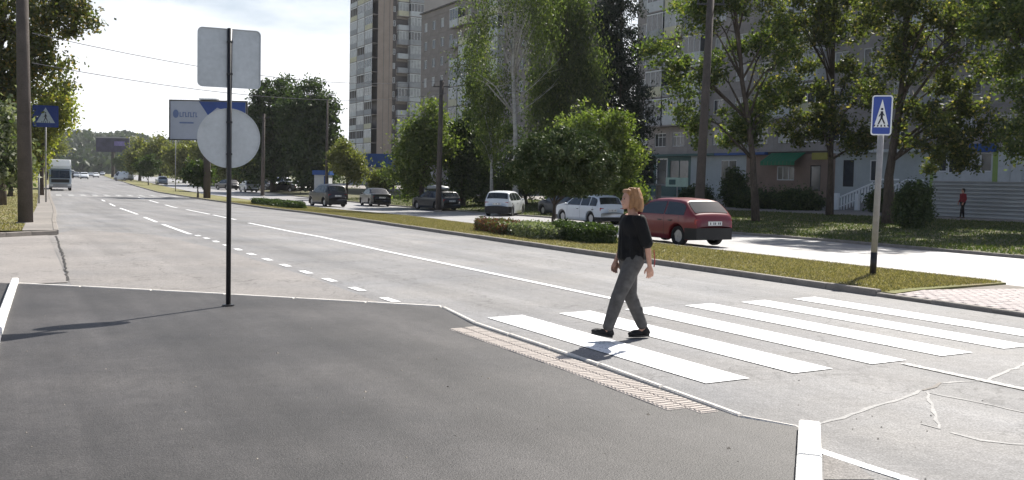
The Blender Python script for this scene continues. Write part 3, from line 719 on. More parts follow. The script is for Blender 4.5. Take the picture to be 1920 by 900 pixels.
# flower bed hedges in the median
def hedge(name, label, cat, px0, px1, py0, py1, depth_w, leafm, n, leaf=.035):
    a, c = P(px0, py0), P(px1, py1); mid = ((a[0]+c[0])/2, (a[1]+c[1])/2); d = Vector((c[0]-a[0], c[1]-a[1])); L = d.length
    root = thing(name, label, cat, ground(mid, .07), math.atan2(d.y, d.x))
    h = depth_w[1]
    g = RNG.uniform(-1, 1, (n, 3)); ax = RNG.integers(0, 3, n); sg = np.where(RNG.random(n) < .5, -1, 1)
    shellp = RNG.random(n) < .75
    for i in range(3):
        mk = shellp & (ax == i); g[mk, i] = (sg[mk] if i < 2 else 1)*RNG.uniform(.82, 1.05, mk.sum())
    pts = g*np.array([L/2, depth_w[0]/2, h/2]); pts[:, 2] += h/2
    pts += RNG.normal(size=pts.shape)*.03
    nb = 40; cb = RNG.uniform(-1, 1, (nb, 2))*np.array([L/2, depth_w[0]/2]); 
    bump_ = np.zeros(n)
    for i in range(nb): bump_ += .07*np.exp(-((pts[:, 0]-cb[i, 0])**2+(pts[:, 1]-cb[i, 1])**2)/.05)
    pts[:, 2] *= (.85+bump_)
    V, F = leaves(pts, leaf, .6); np_mesh('foliage', V, F, leafm, root)
    mb = MB()
    for i in range(8): x = (i/7-.5)*L*.9; mb.tube([(x, 0, -.05), (x+.05, .03, h*.5), (x+.02, -.05, h*.85)], [.015, .01, .005], 5)
    mb.build('stem', m_bark, root); return root
hedge('flower_hedge', 'low red flowering hedge at the left end of the median bed', 'hedge', 917, 972, 437, 446, (1.0, .36), lf_redfl, 9000)
hedge('silver_hedge', 'low silvery grey green planting around the round topped tree', 'hedge', 972, 1052, 444, 455, (1.3, .38), lf_silver, 11000)
hedge('box_hedge', 'clipped dark green box hedge right of the round topped tree', 'hedge', 1052, 1132, 452, 462, (.9, .44), lf_dark, 12000)
b = P(520, 388)
hedge('low_hedge', 'low untidy dark green hedge on the median left of the driving dark suv', 'hedge', 482, 560, 384, 393, (.9, .45), lf_dark, 5000, .07)

# grass blades
def grass(name, inside, n, h, mat, s0, s1, uf0, uf1, off=.07, w=.012):
    s = RNG.uniform(0, 1, n)**1.6*(s1-s0)+s0; t = RNG.random(n); P0 = np.empty((n, 3))
    for i in range(n):
        u = uf0(s[i])+(uf1(s[i])-uf0(s[i]))*t[i]; x, y = W(s[i], u); P0[i] = (x, y, zg(x, y)+off)
    keep = np.array([inside(p[0], p[1]) for p in P0]) if inside else np.ones(n, bool); P0 = P0[keep]; n = len(P0)
    hh = h*RNG.uniform(.4, 1.4, n); a = RNG.uniform(0, 2*PI, n); dx = np.cos(a)*w; dy = np.sin(a)*w; le = RNG.normal(size=(n, 2))*.5*hh[:, None]
    V = np.empty((n, 3, 3)); V[:, 0] = P0; V[:, 1] = P0; V[:, 2] = P0; V[:, 0, 0] -= dx; V[:, 0, 1] -= dy; V[:, 1, 0] += dx; V[:, 1, 1] += dy
    V[:, 2, :2] += le; V[:, 2, 2] += hh
    o = np_mesh(name, V.reshape(-1, 3), np.arange(n*3).reshape(n, 3), mat); return tag(o, kind='stuff')
def med_in(x, y):
    s, u = su(x, y)
    return s > sA + (sB-sA)*(u-uA)/(uB-uA)+.05
o = grass('median_grass', med_in, 170000, .034, m_grassb, 9.2, 75, lambda s: MN(s)+.15, lambda s: MF(s)-.02, w=.009)
tag(o, 'dry yellow green grass covering the median strip', 'grass')
o = grass('lawn_grass', None, 90000, .10, m_grassg, 12, 95, lambda s: FK(s)+.15, lambda s: 43.4, w=.03)
tag(o, 'shaded green grass of the lawn in front of the shops', 'grass')
o = grass('verge_grass', None, 40000, .04, m_grassb, 28.4, 90, lambda s: -12, lambda s: .48, off=.10, w=.025)
tag(o, 'sunlit grass of the left verge', 'grass')

# distant wooded hills
V = []; F = []; nu, nv = 60, 14
def hill_h(az, t):
    p = 960+math.tan(az)*FPX
    h = pl(p, [(-300, 30), (60, 36), (150, 40), (200, 38), (300, 34), (420, 32), (640, 24), (900, 20), (1400, 20), (2300, 20)])
    return .84*h*math.sin(min(1, t*1.15)*PI/2)*(1+.06*math.sin(az*60)+.05*math.sin(az*143+1))
for i in range(nu+1):
    az = math.radians(-50+i*100/nu)
    for j in range(nv+1):
        t = j/nv; R = 560+t*620; V.append((math.sin(az)*R, math.cos(az)*R, hill_h(az, t)-.6))
for i in range(nu):
    for j in range(nv): a = i*(nv+1)+j; F.append((a, a+1, a+nv+2, a+nv+1))
mb = MB(); mb.add(V, F); tag(mb.build('hill', m_far, smooth=True), kind='structure')
pts = []
for i in range(1500):
    az = math.radians(random.uniform(-34, -4)); t = random.random()**.8; R = 560+t*620
    h = hill_h(az, t)-.6; c = np.array([math.sin(az)*R, math.cos(az)*R, h+4]); k = RNG.normal(size=(70, 3)); k /= np.linalg.norm(k, axis=1)[:, None]
    pts.append(c + k*np.array([7, 7, 5.5])*RNG.uniform(.5, 1.25)*(RNG.uniform(.6, 1.1, (70, 1))))
V_, F_ = leaves(np.concatenate(pts), 2.0, .8)
o = np_mesh('distant_wood', V_, F_, lf_hill); tag(o, 'dark wood covering the far hills at the end of the road', 'wood', kind='stuff')

# dark shrubs at the foot of the shops
for i, (px, u, w, h, lab) in enumerate(((1305, 53, 60, 36, 'dark low shrub under the pale blue shop wall, behind the tall concrete pole'), (1378, 54, 42, 74, 'tall dark shrub standing against the pale blue shop front'),
                          (1425, 52.5, 90, 34, 'long low dark shrub before the orange brown shop, left end'), (1500, 52, 90, 36, 'long low dark shrub before the orange brown shop, under the green awning'), (1655, 54, 40, 40, 'dark shrub at the foot of the white stair railings'))):
    d_ = ray(px, 380); k_ = d_[0]*NX+d_[1]*NY; b = (d_[0]*u/k_, d_[1]*u/k_); Y = b[1]; q = zg(*b); yb = 344+ (HC-q)*FPX/Y + .02*(px-1340)
    shrub('shop_shrub', lab, 'shrub', [lob((px-w/2, yb-h, px+w/2, yb+4), Y, b, 0, .4)], b, lf_dark, 8000, 90, .11, .28, group='shrubs at the foot of the shops')

# ================================================================ buildings
FU = 62.0
def on_u(px, py, u):
    d = ray(px, py); k = d[0]*NX+d[1]*NY; t = u/k; return (d[0]*t, d[1]*t, HC+d[2]*t)
RZ_B = math.atan2(-TY, -TX)                  # local +x runs towards the near right, local -y faces the road
class Face:
    """a facade frame: local x along, y into the building, z up"""
    def __init__(s, origin, rz): s.o = Vector(origin); s.rz = rz; s.ax = Vector((math.cos(rz), math.sin(rz)))
    def lx(s, x, y): return (Vector((x, y))-s.o.xy).dot(s.ax)
m_panel = M('panel_concrete', (.27, .25, .245), .9, .16, .6, .3, 25, fine=.10)
m_panel_d = M('panel_backing', (.12, .11, .11), .9, .1, 1)
m_brickg = M('grey_brick_wall', (.235, .21, .20), .9, .14, .5, .3, 20, fine=.10)
m_tan = M('tan_wall', (.33, .27, .235), .9, .10, .5, .2, 20, fine=.06)
m_beige = M('light_beige_wall', (.36, .33, .32), .9, .08, .5)
m_balw = M('balcony_white', (.46, .48, .50), .7, .12, 1.2)
m_baly = M('balcony_cream', (.50, .48, .36), .8, .12, 1.2)
m_balg = M('balcony_grey', (.30, .31, .33), .8, .15, 1.2)
m_dark = M('deep_recess', (.05, .05, .055), .9, .1, 2)
m_lblue = M('pale_blue_render', (.36, .39, .40), .8, .12, .8)
m_orange = M('orange_brown_render', (.22, .16, .13), .85, .15, .8)
m_teal = M('teal_fascia', (.045, .10, .10), .6, .1, 1)
m_green = M('green_awning', (.02, .15, .075), .6, .15, 2)
m_yellow = M('yellow_sign', (.28, .25, .06), .5, .1, 2)
m_lime = M('lime_column', (.24, .33, .10), .6, .1, 2)
m_bluef = M('blue_fascia', (.02, .07, .24), .5, .15, 1)
m_stone = M('grey_step_stone', (.28, .27, .27), .9, .15, 2)
m_fence = M('corrugated_sheet', (.38, .40, .43), .55, .12, .7, metal=.25, stretch=(.6, 1, 3))

def window_mesh(w, h, style):
    """frame standing in an opening w x h, origin lower left, front at y=.06"""
    a = MB(); t = .07
    a.box(0, w, .06, .13, 0, t); a.box(0, w, .06, .13, h-t, h); a.box(0, t, .06, .13, t, h-t); a.box(w-t, w, .06, .13, t, h-t)
    if style == 2: a.box(w*.5-.04, w*.5+.04, .065, .125, t, h-t)
    if style == 3: a.box(w*.33-.03, w*.33+.03, .065, .125, t, h-t); a.box(w*.66-.03, w*.66+.03, .065, .125, t, h-t); a.box(t, w-t, .067, .123, h*.72-.03, h*.72+.03)
    if style == 1: a.box(t, w-t, .065, .125, h*.7-.03, h*.7+.03)
    me = a.mesh('window'); me.materials.append(m_fr)
    p = MB(); p.box(t*.8, w-t*.8, .09, .10, t*.8, h-t*.8); pm = p.mesh('pane'); pm.materials.append(m_pane)
    p = MB(); p.box(t*.8, w-t*.8, .09, .10, t*.8, h-t*.8); pc = p.mesh('pane'); pc.materials.append(m_pane2)
    return me, pm, pc
def add_window(parent, wm, x, y, z, rz=0):
    o = link('window', wm[0], parent, (x, y, z), rz); link('pane', wm[1] if random.random() < .7 else wm[2], o); return o
def panel_mesh(W_, H_, op, mat, th=.22, gap=.02):
    """wall panel with one opening op=(x0,x1,z0,z1) or none"""
    a = MB(); g = gap/2
    if op is None: a.box(g, W_-g, 0, th, g, H_-g)
    else:
        x0, x1, z0, z1 = op
        a.box(g, W_-g, 0, th, g, z0); a.box(g, W_-g, 0, th, z1, H_-g); a.box(g, x0, 0, th, z0, z1); a.box(x1, W_-g, 0, th, z0, z1)
        a.box(x0-.05, x1+.05, -.06, .02, z0-.05, z0-.003)
    me = a.mesh('wall_panel'); me.materials.append(mat); return me
def balcony(parent, x, z, w, proj, mat, glazed=True, H_=3.0, wm=None, name='balcony', rail_h=1.05):
    a = MB(); a.box(x, x+w, -proj, 0, z-.14, z, 1); a.box(x, x+w, -proj, -proj+.07, z+.003, z+rail_h); a.box(x, x+.07, -proj+.072, 0, z+.003, z+rail_h); a.box(x+w-.07, x+w, -proj+.072, 0, z+.003, z+rail_h)
    if glazed:
        n = max(2, int(w/.75))
        for k in range(n+1): xx = x+.03+(w-.12)*k/n; a.box(xx, xx+.06, -proj+.008, -proj+.062, z+rail_h+.003, z+H_-.35, 2)
        a.box(x, x+w, -proj, 0, z+H_-.345, z+H_-.22, 2); a.box(x, x+.06, -.4, -.34, z+rail_h+.003, z+H_-.35, 2); a.box(x+w-.06, x+w, -.4, -.34, z+rail_h+.003, z+H_-.35, 2)
    o = a.build(name, [mat, m_panel, m_fr], parent)
    if glazed:
        g = MB(); g.box(x+.02, x+w-.02, -proj+.03, -proj+.045, z+rail_h+.004, z+H_-.36); g.box(x+.02, x+.035, -proj+.05, -.01, z+rail_h+.004, z+H_-.36); g.box(x+w-.035, x+w-.02, -proj+.05, -.01, z+rail_h+.004, z+H_-.36)
        g.build('pane', m_pane if random.random() < .6 else m_pane2, o)
    return o

# ---- long apartment block with shops (right)
p0 = on_u(1187, 380, FU); base_z = zg(p0[0], p0[1]); base_z = -.6
bld = thing('apartment_block', 'long grey panel apartment block behind the maples, shops along its ground floor', 'apartment block', (p0[0], p0[1], base_z), RZ_B)
FA = Face((p0[0], p0[1], 0), RZ_B)
def fx(px, u=FU): q = on_u(px, 300, u); return FA.lx(q[0], q[1])
def fz(px, py, u=FU): return on_u(px, py, u)[2]-base_z
BW, NB, F0, NF = 3.0, 20, 5.3, 8
wA = window_mesh(1.5, 1.45, 2); wB = window_mesh(1.9, 1.45, 3); wC = window_mesh(.9, 2.1, 1)
pA = panel_mesh(BW, 3.0, (.75, 2.25, .80, 2.25), m_panel); pB = panel_mesh(BW, 3.0, (.55, 2.45, .80, 2.25), m_panel); pN = panel_mesh(BW, 3.0, None, m_panel)
mb = MB(); mb.box(.0, BW*NB, .22, 12, 0, F0+3*NF); mb.box(-.2, BW*NB+.2, -.3, 12.2, F0+3*NF, F0+3*NF+.5); mb.build('wall', m_panel_d, bld)
for k in range(NF):
    for i in range(NB):
        x, z = i*BW, F0+k*3.0
        bal = i in (1, 2, 3, 7, 8, 12, 15, 16)
        link('wall_panel', pB if bal else pA, bld, (x, 0, z))
        add_window(bld, wB if bal else wA, x+(.55 if bal else .75), 0, z+.80)
        if bal and k > 0 : balcony(bld, x+.12, z-.0, BW-.24, 1.15, random.choice([m_balw, m_balg, m_balw, m_baly, m_balg]), random.random() < .75)
for i in range(4):      # blank end wall towards the left
    for k in range(NF): o = link('wall_panel', pN, bld, (0, 12-i*3.0, F0+k*3.0), -PI/2)
mb = MB(); mb.box(-.02, .02, 0, 12, 0, F0-.02); mb.build('end_wall', m_panel, bld)
# ground floor: bays in pixel columns of the photograph, plinth below
def shop(x0, x1, mat, z0=.0, z1=F0-.25, openings=(), name='shop_front'):
    a = MB(); xs = x0
    ops = sorted(openings)
    for (a0, a1, b0, b1) in ops:
        if a0 > xs: a.box(xs, a0, -.02, .2, z0, z1)
        if b0 > z0: a.box(a0, a1, -.02, .2, z0, b0)
        a.box(a0, a1, -.02, .2, b1, z1); xs = a1
    if xs < x1: a.box(xs, x1, -.02, .2, z0, z1)
    return a.build(name, mat, bld)
def pxo(px0, px1, py0, py1):
    c = (px0+px1)/2; return (fx(px0), fx(px1), fz(c, py1), fz(c, py0))
def framed(parent, op, style=2, frame=m_fr, glass=m_pane, name='window', t=.08):
    x0, x1, z0, z1 = op; a = MB()
    a.box(x0, x1, .0, .1, z0, z0+t); a.box(x0, x1, 0, .1, z1-t, z1); a.box(x0, x0+t, 0, .1, z0+t, z1-t); a.box(x1-t, x1, 0, .1, z0+t, z1-t)
    for k in range(1, style): xx = x0+(x1-x0)*k/style; a.box(xx-.04, xx+.04, .005, .095, z0+t, z1-t)
    o = a.build(name, frame, parent); g = MB(); g.box(x0+t*.8, x1-t*.8, .04, .055, z0+t*.8, z1-t*.8); g.build('pane', glass, o); return o
o1, o2 = pxo(1231, 1252, 297, 348), pxo(1275, 1298, 320, 350)
shop(fx(1190), fx(1296), m_teal, .9, openings=[pxo(1202, 1226, 300, 345), o1, pxo(1256, 1292, 300, 345)])
framed(bld, pxo(1202, 1226, 300, 345), 2, m_post); framed(bld, o1, 1, name='door', t=.14); framed(bld, pxo(1256, 1292, 300, 345), 2, m_teal)
shop(fx(1296), fx(1345), m_lblue, .9); 
w4 = [pxo(1352, 1382, 300, 345)]
shop(fx(1345), fx(1400), m_lblue, .9, openings=w4); framed(bld, w4[0], 2)
w5 = [pxo(1458, 1490, 312, 338), pxo(1520, 1540, 310, 358)]
shop(fx(1400), fx(1567), m_orange, .9, openings=w5); framed(bld, w5[0], 3); framed(bld, w5[1], 1, m_post, name='door')
w6 = [pxo(1582, 1602, 300, 350), pxo(1632, 1650, 300, 340)]
shop(fx(1567), fx(1745), m_lblue, .9, openings=w6); framed(bld, w6[0], 1, m_post, name='door'); framed(bld, w6[1], 1)
w7 = [pxo(1760, 1776, 282, 322), pxo(1778, 1800, 282, 325), pxo(1838, 1862, 286, 322)]
shop(fx(1745), fx(1752)-.003, m_lime, .9)
shop(fx(1752), fx(1862)-.003, m_balw, .9, openings=[w7[0], w7[1], pxo(1838, 1859, 286, 322)])
shop(fx(1862), fx(1872)-.003, m_lime, .9)
for q in w7: framed(bld, q, 2 if q is w7[1] else 1)
mb = MB(); a, c = fx(1822), fx(1866); mb.box(a, c, -.05, -.022, fz(1845, 335), fz(1845, 272)-.0); 
shop(fx(1872), BW*NB, m_balw, .9)
for i, px in enumerate((1874, 1897, 1922)):
    x0, x1 = fx(px), fx(px+21); mb = MB(); mb.box(x0, x1, -.06, -.022, 1.0, 4.2)
    for k in range(3): mb.box(x0+.1, x1-.1, -.075, -.062, 1.2+k, 1.9+k)
    mb.build('garage_door', m_balw, bld)
mb = MB(); mb.box(0, BW*NB, -.12, .2, 0, .9); mb.build('plinth', m_stone, bld)
for nm, x0, x1, z, mt, d in (('cornice', fx(1190), fx(1345), F0-.24, m_teal, .5), ('cornice', fx(1345)+.02, fx(1440), F0-.24, m_bluef, .45), ('awning', fx(1447), fx(1512), F0-1.25, m_green, 1.4), ('sign_board', fx(1524), fx(1553), F0-.75, m_yellow, .15),
                         ('cornice', fx(1570), fx(1745), F0-.24, m_balw, .5), ('sign_board', fx(1815), fx(1868), F0-.35, m_bluef, .3)):
    mb = MB()
    if nm == 'awning':
        n = 9
        for k in range(n): a, c = x0+(x1-x0)*k/n, x0+(x1-x0)*(k+1)/n-.03; mb.add([(a, -.03, z+1.15), (c, -.03, z+1.15), (c, -d, z+.35), (a, -d, z+.35), (a, -d, z), (c, -d, z)], [(0, 3, 2, 1), (3, 4, 5, 2)])
    else: mb.box(x0, x1, -d, -.025, z, z+(.23 if nm == 'cornice' else .6))
    mb.build(nm, mt, bld)
# entrance stair with white railings in front of the shops
sx0, sx1 = fx(1577, 58.5), fx(1655, 58.5)
st = thing('entrance_stair', 'grey stone shop stairs with white balustered railings right of the dark straight maple', 'stairs', (FA.o.x, FA.o.y, base_z), RZ_B)
ns = 9
for k in range(ns):
    x0 = sx0+(sx1-sx0)*k/ns; mb = MB(); mb.box(x0, sx1+1.5 if k == ns-1 else sx1, -3.4+.001*k, -.6, .35+k*.17, .35+(k+1)*.17-.004); mb.build('step', m_stone, st)
zt = .35+ns*.17
for yy in (-3.5, -.7):
    mb = MB(); mb.tube([(sx0-.2, yy, .35+1.0), (sx1, yy, zt+1.0), (sx1+1.5, yy, zt+1.0)], .07, 6); mb.tube([(sx0-.2, yy, .35+.25), (sx1, yy, zt+.25), (sx1+1.5, yy, zt+.25)], .05, 6)
    mb.build('handrail', m_white, st)
    for k in range(15):
        t = k/14; x = sx0-.1+(sx1-sx0)*t; z = .4+(zt-.35)*t; mb = MB(); mb.tube([(x, yy, z-.2), (x, yy, z+.4), (x, yy, z+.95)], [.04, .065, .035], 6); mb.build('baluster', m_white, st)
for xx in (sx0-.25, sx0+(sx1-sx0)*.45): mb = MB(); mb.bbox(xx-.16, xx+.16, -3.68, -3.36, .0, 1.75, .03); mb.build('post', m_white, st)

# ---- nine storey block (centre)
p1 = on_u(787, 330, FU)
b9 = thing('apartment_block', 'nine storey grey apartment block with a sloping roofline, right of the tower', 'apartment block', (p1[0], p1[1], -.9), RZ_B)
NB9, NF9, W9 = 11, 9, 3.2
wS = window_mesh(1.2, 1.45, 2); pS = panel_mesh(W9, 3.0, (1.0, 2.2, .85, 2.3), m_brickg)
roofz = 1.6+3*NF9+.9
mb = MB(); mb.box(0, W9*NB9, .22, 13, 0, roofz); mb.build('wall', m_panel_d, b9)
mb = MB(); mb.box(0, W9*NB9, -.04, .21, 1.6+3*NF9, roofz+.0); mb.build('parapet', m_brickg, b9); mb = MB(); mb.box(0, W9*NB9, -.04, .21, 0, 1.6); mb.build('plinth', m_brickg, b9)
mb = MB(); mb.box(-.3, W9*NB9+.3, -.35, 13.3, roofz+.003, roofz+.22); mb.build('roof', m_panel_d, b9)
mb = MB(); mb.box(-.2, -.003, 0, 13, 0, roofz); mb.build('end_wall', m_brickg, b9)
for k in range(NF9):
    for i in range(NB9):
        link('wall_panel', pS, b9, (i*W9, 0, 1.6+3*k)); add_window(b9, wS, i*W9+1.0, 0, 1.6+3*k+.85)
        if i in (4, 5, 8): balcony(b9, i*W9+.15, 1.6+3*k, W9-.3, 1.1, random.choice([m_balw, m_baly, m_balg, m_bluef if k == 4 else m_balw]), random.random() < .7)

# ---- tower
cpt = PD(706, 300, 197); RZ_T = math.atan2(NY, NX)
tw = thing('tower_block', 'tall brown residential tower with stacked loggias and white balconies', 'tower', (cpt[0], cpt[1], -1.0), RZ_T)
H, NFT = 3.0, 18; TW_, TL = 19.5, 15.0
mb = MB(); mb.box(.25, TW_, .25, TL, 0, H*NFT+2); mb.build('wall', m_panel_d, tw)
xa, xb, xc = 3.3, 4.1, 9.6
mb = MB(); mb.box(.0, xa, 0, .24, 0, H*NFT+2); mb.build('end_wall', m_tan, tw)
mb = MB(); mb.box(1.2, 1.32, -.05, -.001, 0, H*NFT+2); mb.box(2.5, 2.62, -.05, -.001, 0, H*NFT+2); mb.build('wall_rib', m_brickg, tw)
mb = MB(); mb.box(xc+.003, TW_, 0, .24, 0, H*NFT+2); mb.build('side_wall', m_beige, tw)
wT = window_mesh(1.6, 1.5, 2); wT2 = window_mesh(.5, 1.2, 0)
for k in range(NFT):
    z = k*H+1
    mb = MB(); mb.box(xb+.003, xc, 0, .24, z, z+.9); mb.box(xb+.003, xc, 0, .24, z+2.4, z+H-.003); mb.build('wall_panel', m_brickg, tw)
    o = MB(); o.box(xa+.01, xb, .6, .7, z+.1, z+H-.1); 
    add_window(tw, wT2, xa+.15, .1, z+.8)
    balcony(tw, xb+.2, z, 2.3, .9, random.choice([m_balw, m_baly, m_balg, m_balw]), random.random() < .8)
    balcony(tw, xb+2.6, z, 3.0, 1.7, random.choice([m_balw, m_balg, m_balw]), random.random() < .85)
# loggias on the road side: local x=0 face; a child frame turned a quarter
for k in range(NFT):
    z = k*H+1
    for j in range(3):
        y0 = .5+j*4.7
        mb = MB(); mt = random.choice([m_balw, m_balg, m_balw, m_baly])
        mb.box(-1.2, .24, y0, y0+4.3, z-.15, z, 1); mb.box(-1.2, -1.12, y0, y0+4.3, z+.003, z+1.05); mb.box(-1.2, .24, y0+4.3, y0+4.5, z-.15, z+H-.16, 1)
        for q in range(5): yy = y0+q*1.06; mb.box(-1.19, -1.13, yy, yy+.07, z+1.053, z+H-.35, 2)
        mb.box(-1.2, -1.12, y0, y0+4.3, z+H-.345, z+H-.16, 2)
        o = mb.build('loggia', [mt, m_brickg, m_fr], tw)
        if random.random() < .72:
            g = MB(); g.box(-1.17, -1.15, y0, y0+4.3, z+1.054, z+H-.35); g.build('pane', random.choice([m_pane, m_pane2, m_pane2]), o)
mb = MB(); mb.box(-.3, TW_+.3, -.3, TL+.3, H*NFT+2.003, H*NFT+2.5); mb.build('roof', m_panel_d, tw)
# low building with a blue fascia, blue kiosk
q = PD(686, 345, 120); kb = thing('shop_building', 'low shop under a dark blue fascia at the foot of the tower', 'shop', (q[0], q[1], -.9), 0)
mb = MB(); mb.box(0, 3.2, 0, 4, 0, 3.9); mb.build('wall', m_stone, kb)
mb = MB(); mb.box(-.2, 3.4, -.4, 4.2, 3.903, 5.6); mb.build('fascia', m_bluef, kb)
for x in (.2, 1.8): mb = MB(); mb.box(x, x+1.2, -.05, -.003, .6, 3.0); o = mb.build('window', m_pane, kb)
q = PD(589, 350, 100); kb = thing('kiosk', 'small white and blue kiosk between the dark trees and the dark suv', 'kiosk', (q[0], q[1], -.7), 0)
mb = MB(); mb.box(0, 1.55, 0, 2, 0, 2.5); mb.build('wall', m_balw, kb)
mb = MB(); mb.box(-.15, 1.7, -.3, 2.1, 2.503, 3.0); mb.build('roof', m_bluef, kb); mb = MB(); mb.box(1.05, 1.5, -.04, -.003, 0, 2.4); mb.build('door', m_bluef, kb)

# ---- corrugated fence
p2 = on_u(1748, 380, 48.4); L_f = 17.0
fn = thing('sheet_fence', 'long grey fence of horizontal ribbed metal sheet behind the person in red', 'fence', (p2[0], p2[1], zg(p2[0], p2[1])-.05), RZ_B)
nb_ = 9
for i in range(8):
    x0 = i*2.2; a = MB()
    for k in range(nb_): z = .12+k*.225; a.add([(x0, -.01, z), (x0+2.19, -.01, z), (x0+2.19, -.11, z+.05), (x0, -.11, z+.05), (x0+2.19, -.11, z+.14), (x0, -.11, z+.14), (x0+2.19, -.01, z+.20), (x0, -.01, z+.20), (x0, .0, z+.225), (x0+2.19, .0, z+.225)], [(0, 1, 2, 3), (3, 2, 4, 5), (5, 4, 6, 7), (7, 6, 9, 8)])
    a.box(x0, x0+2.19, .001, .02, .1, 2.16)
    a.build('panel', m_fence, fn); a = MB(); a.box(x0-.04, x0+.04, .022, .1, 0, 2.2); a.build('post', m_polegrey, fn)
mb = MB(); mb.box(-.1, 17.7, -.08, .1, 2.165, 2.2); mb.build('top_rail', m_polegrey, fn)

# ================================================================ poles, signs, billboards
def ucyl(name, parent, x, y, z0, z1, r0, r1, mat, n=12): mb = MB(); mb.tube([(x, y, z0), (x, y, (z0+z1)/2), (x, y, z1)], [r0, (r0+r1)/2, r1], n); return mb.build(name, mat, parent, smooth=True)
def street_pole(label, base, h, r0, r1, group, lean=(0, 0), arms=None, ins=True):
    t = thing('street_pole', label, 'pole', ground(base, -.05), 0, group)
    mb = MB(); mb.tube([(0, 0, 0), (lean[0]*.5, lean[1]*.5, h*.5), (lean[0], lean[1], h)], [r0, (r0+r1)/2, r1], 16); mb.build('shaft', m_pole, t, smooth=True)
    mb = MB(); mb.tube([(0, 0, 0), (0, 0, .18)], [r0*1.35, r0*1.2], 16); mb.build('footing', m_kerb, t, smooth=True)
    if ins:
        mb = MB(); mb.box(-.6+lean[0], .6+lean[0], lean[1]-.04, lean[1]+.04, h-.5, h-.42)
        for x in (-.55, .55): mb.tube([(x+lean[0], lean[1], h-.42), (x+lean[0], lean[1], h-.25)], [.04, .03], 8)
        mb.build('cross_arm', m_post, t)
    return t
b = P(48, 424)
street_pole('thick concrete pole on the left verge in front of the big yellowing tree', b, 10, .225, .16, 'concrete street poles', lean=(-.1, 0))
for px, u, lab, h in ((1310, 26.9, 'tall concrete pole behind the red hatchback', 10.4), (822, 28.3, 'tall concrete pole above the wagon with the roof box', 9.6), (492, 28.2, 'concrete pole in front of the big dark trees, beside the round sign back', 9.4)):
    q = on_u(px, 370, u - (0 if px > 600 else 1.5)); t = street_pole(lab, (q[0], q[1]), h, .22, .15, 'concrete street poles', lean=(.28 if px > 1000 else .1, 0))
q = on_u(612, 350, 30); t = street_pole('concrete pole carrying a two armed street lamp above the dark trees', (q[0], q[1]), 10.3, .16, .10, 'concrete street poles', ins=False)
for sx_, lx_ in ((-1, 1.9), (1, .4)):
    mb = MB(); mb.tube([(0, 0, 10.2), (sx_*lx_*.5, 0, 10.7), (sx_*lx_, 0, 10.85)], .04, 6); o = mb.build('lamp_arm', m_post, t)
    mb = MB(); mb.ell((sx_*lx_, 0, 10.83), (.38, .12, .08), 10, 6); mb.build('lamp_head', m_polegrey, t, smooth=True)
# overhead wires across the street
def wire(a, b, sag, label):
    a, b = Vector(a), Vector(b); pts = []
    for k in range(17): t = k/16; p = a.lerp(b, t); p.z -= sag*4*t*(1-t); pts.append(p)
    mb = MB(); mb.tube(pts, .013, 5); tag(mb.build('overhead_wire', m_wire), label, 'wire', 'overhead wires')
wire(PD(60, 62, 31), PD(835, 150, 63), .8, 'upper overhead wire crossing the sky above the square sign back')
wire(PD(60, 118, 31), PD(835, 175, 63), .8, 'lower overhead wire crossing the sky towards the pole above the wagon')

# the two sign backs on the black post
b = P(428, 578); sg = thing('sign_post', 'square and round sign backs on a thin black post in the dark asphalt corner', 'road sign', ground(b, .03), 0)
tilt = -.012
mb = MB(); mb.tube([(0, 0, 0), (0, 0, 3.49)], .030, 14); mb.build('post', m_post, sg, smooth=True)
mb = MB(); mb.tube([(0, 0, 0), (0, 0, .02)], .075, 12); mb.build('base_plate', m_post, sg)
def rrect(w, h, r, n=5):
    pts = []
    for cx, cy, a0 in ((w/2-r, h/2-r, 0), (-w/2+r, h/2-r, 90), (-w/2+r, -h/2+r, 180), (w/2-r, -h/2+r, 270)):
        for k in range(n+1): a = math.radians(a0+90*k/n); pts.append((cx+r*math.cos(a), cy+r*math.sin(a)))
    return pts
# plates on the far side of the post, facing the oncoming traffic
Z1, Z2 = 3.12, 2.12
R1, R2 = rrect(.765, .735, .06), [(.382*math.cos(2*PI*k/48), .375*math.sin(2*PI*k/48)) for k in range(48)]
for nm, Z, R, dxx in (('square_plate', Z1, R1, 0), ('round_plate', Z2, R2, 0)):
    mb = MB(); mb.plate([(x+dxx, z+Z) for x, z in R], .036, .040)
    n = len(R); V = []
    for f, y in ((1.0, .018), (1.0, .036), (.975, .036), (.975, .018)): V += [(x*f+dxx, y, z*f+Z) for x, z in R]
    F = []
    for q in range(4):
        for i in range(n): j = (i+1) % n; a, c = q*n, ((q+1) % 4)*n; F.append((a+i, a+j, c+j, c+i))
    mb.add(V, F); o = mb.build(nm, m_alu, sg)
    o.rotation_euler = (0, 0, .40)
    for zz in (-.2, .2): mb = MB(); mb.box(-.034, .034, -.033, .034, Z+zz-.012, Z+zz+.012); mb.build('clamp', m_post, o)
sg.rotation_euler = (0, 0, .0)

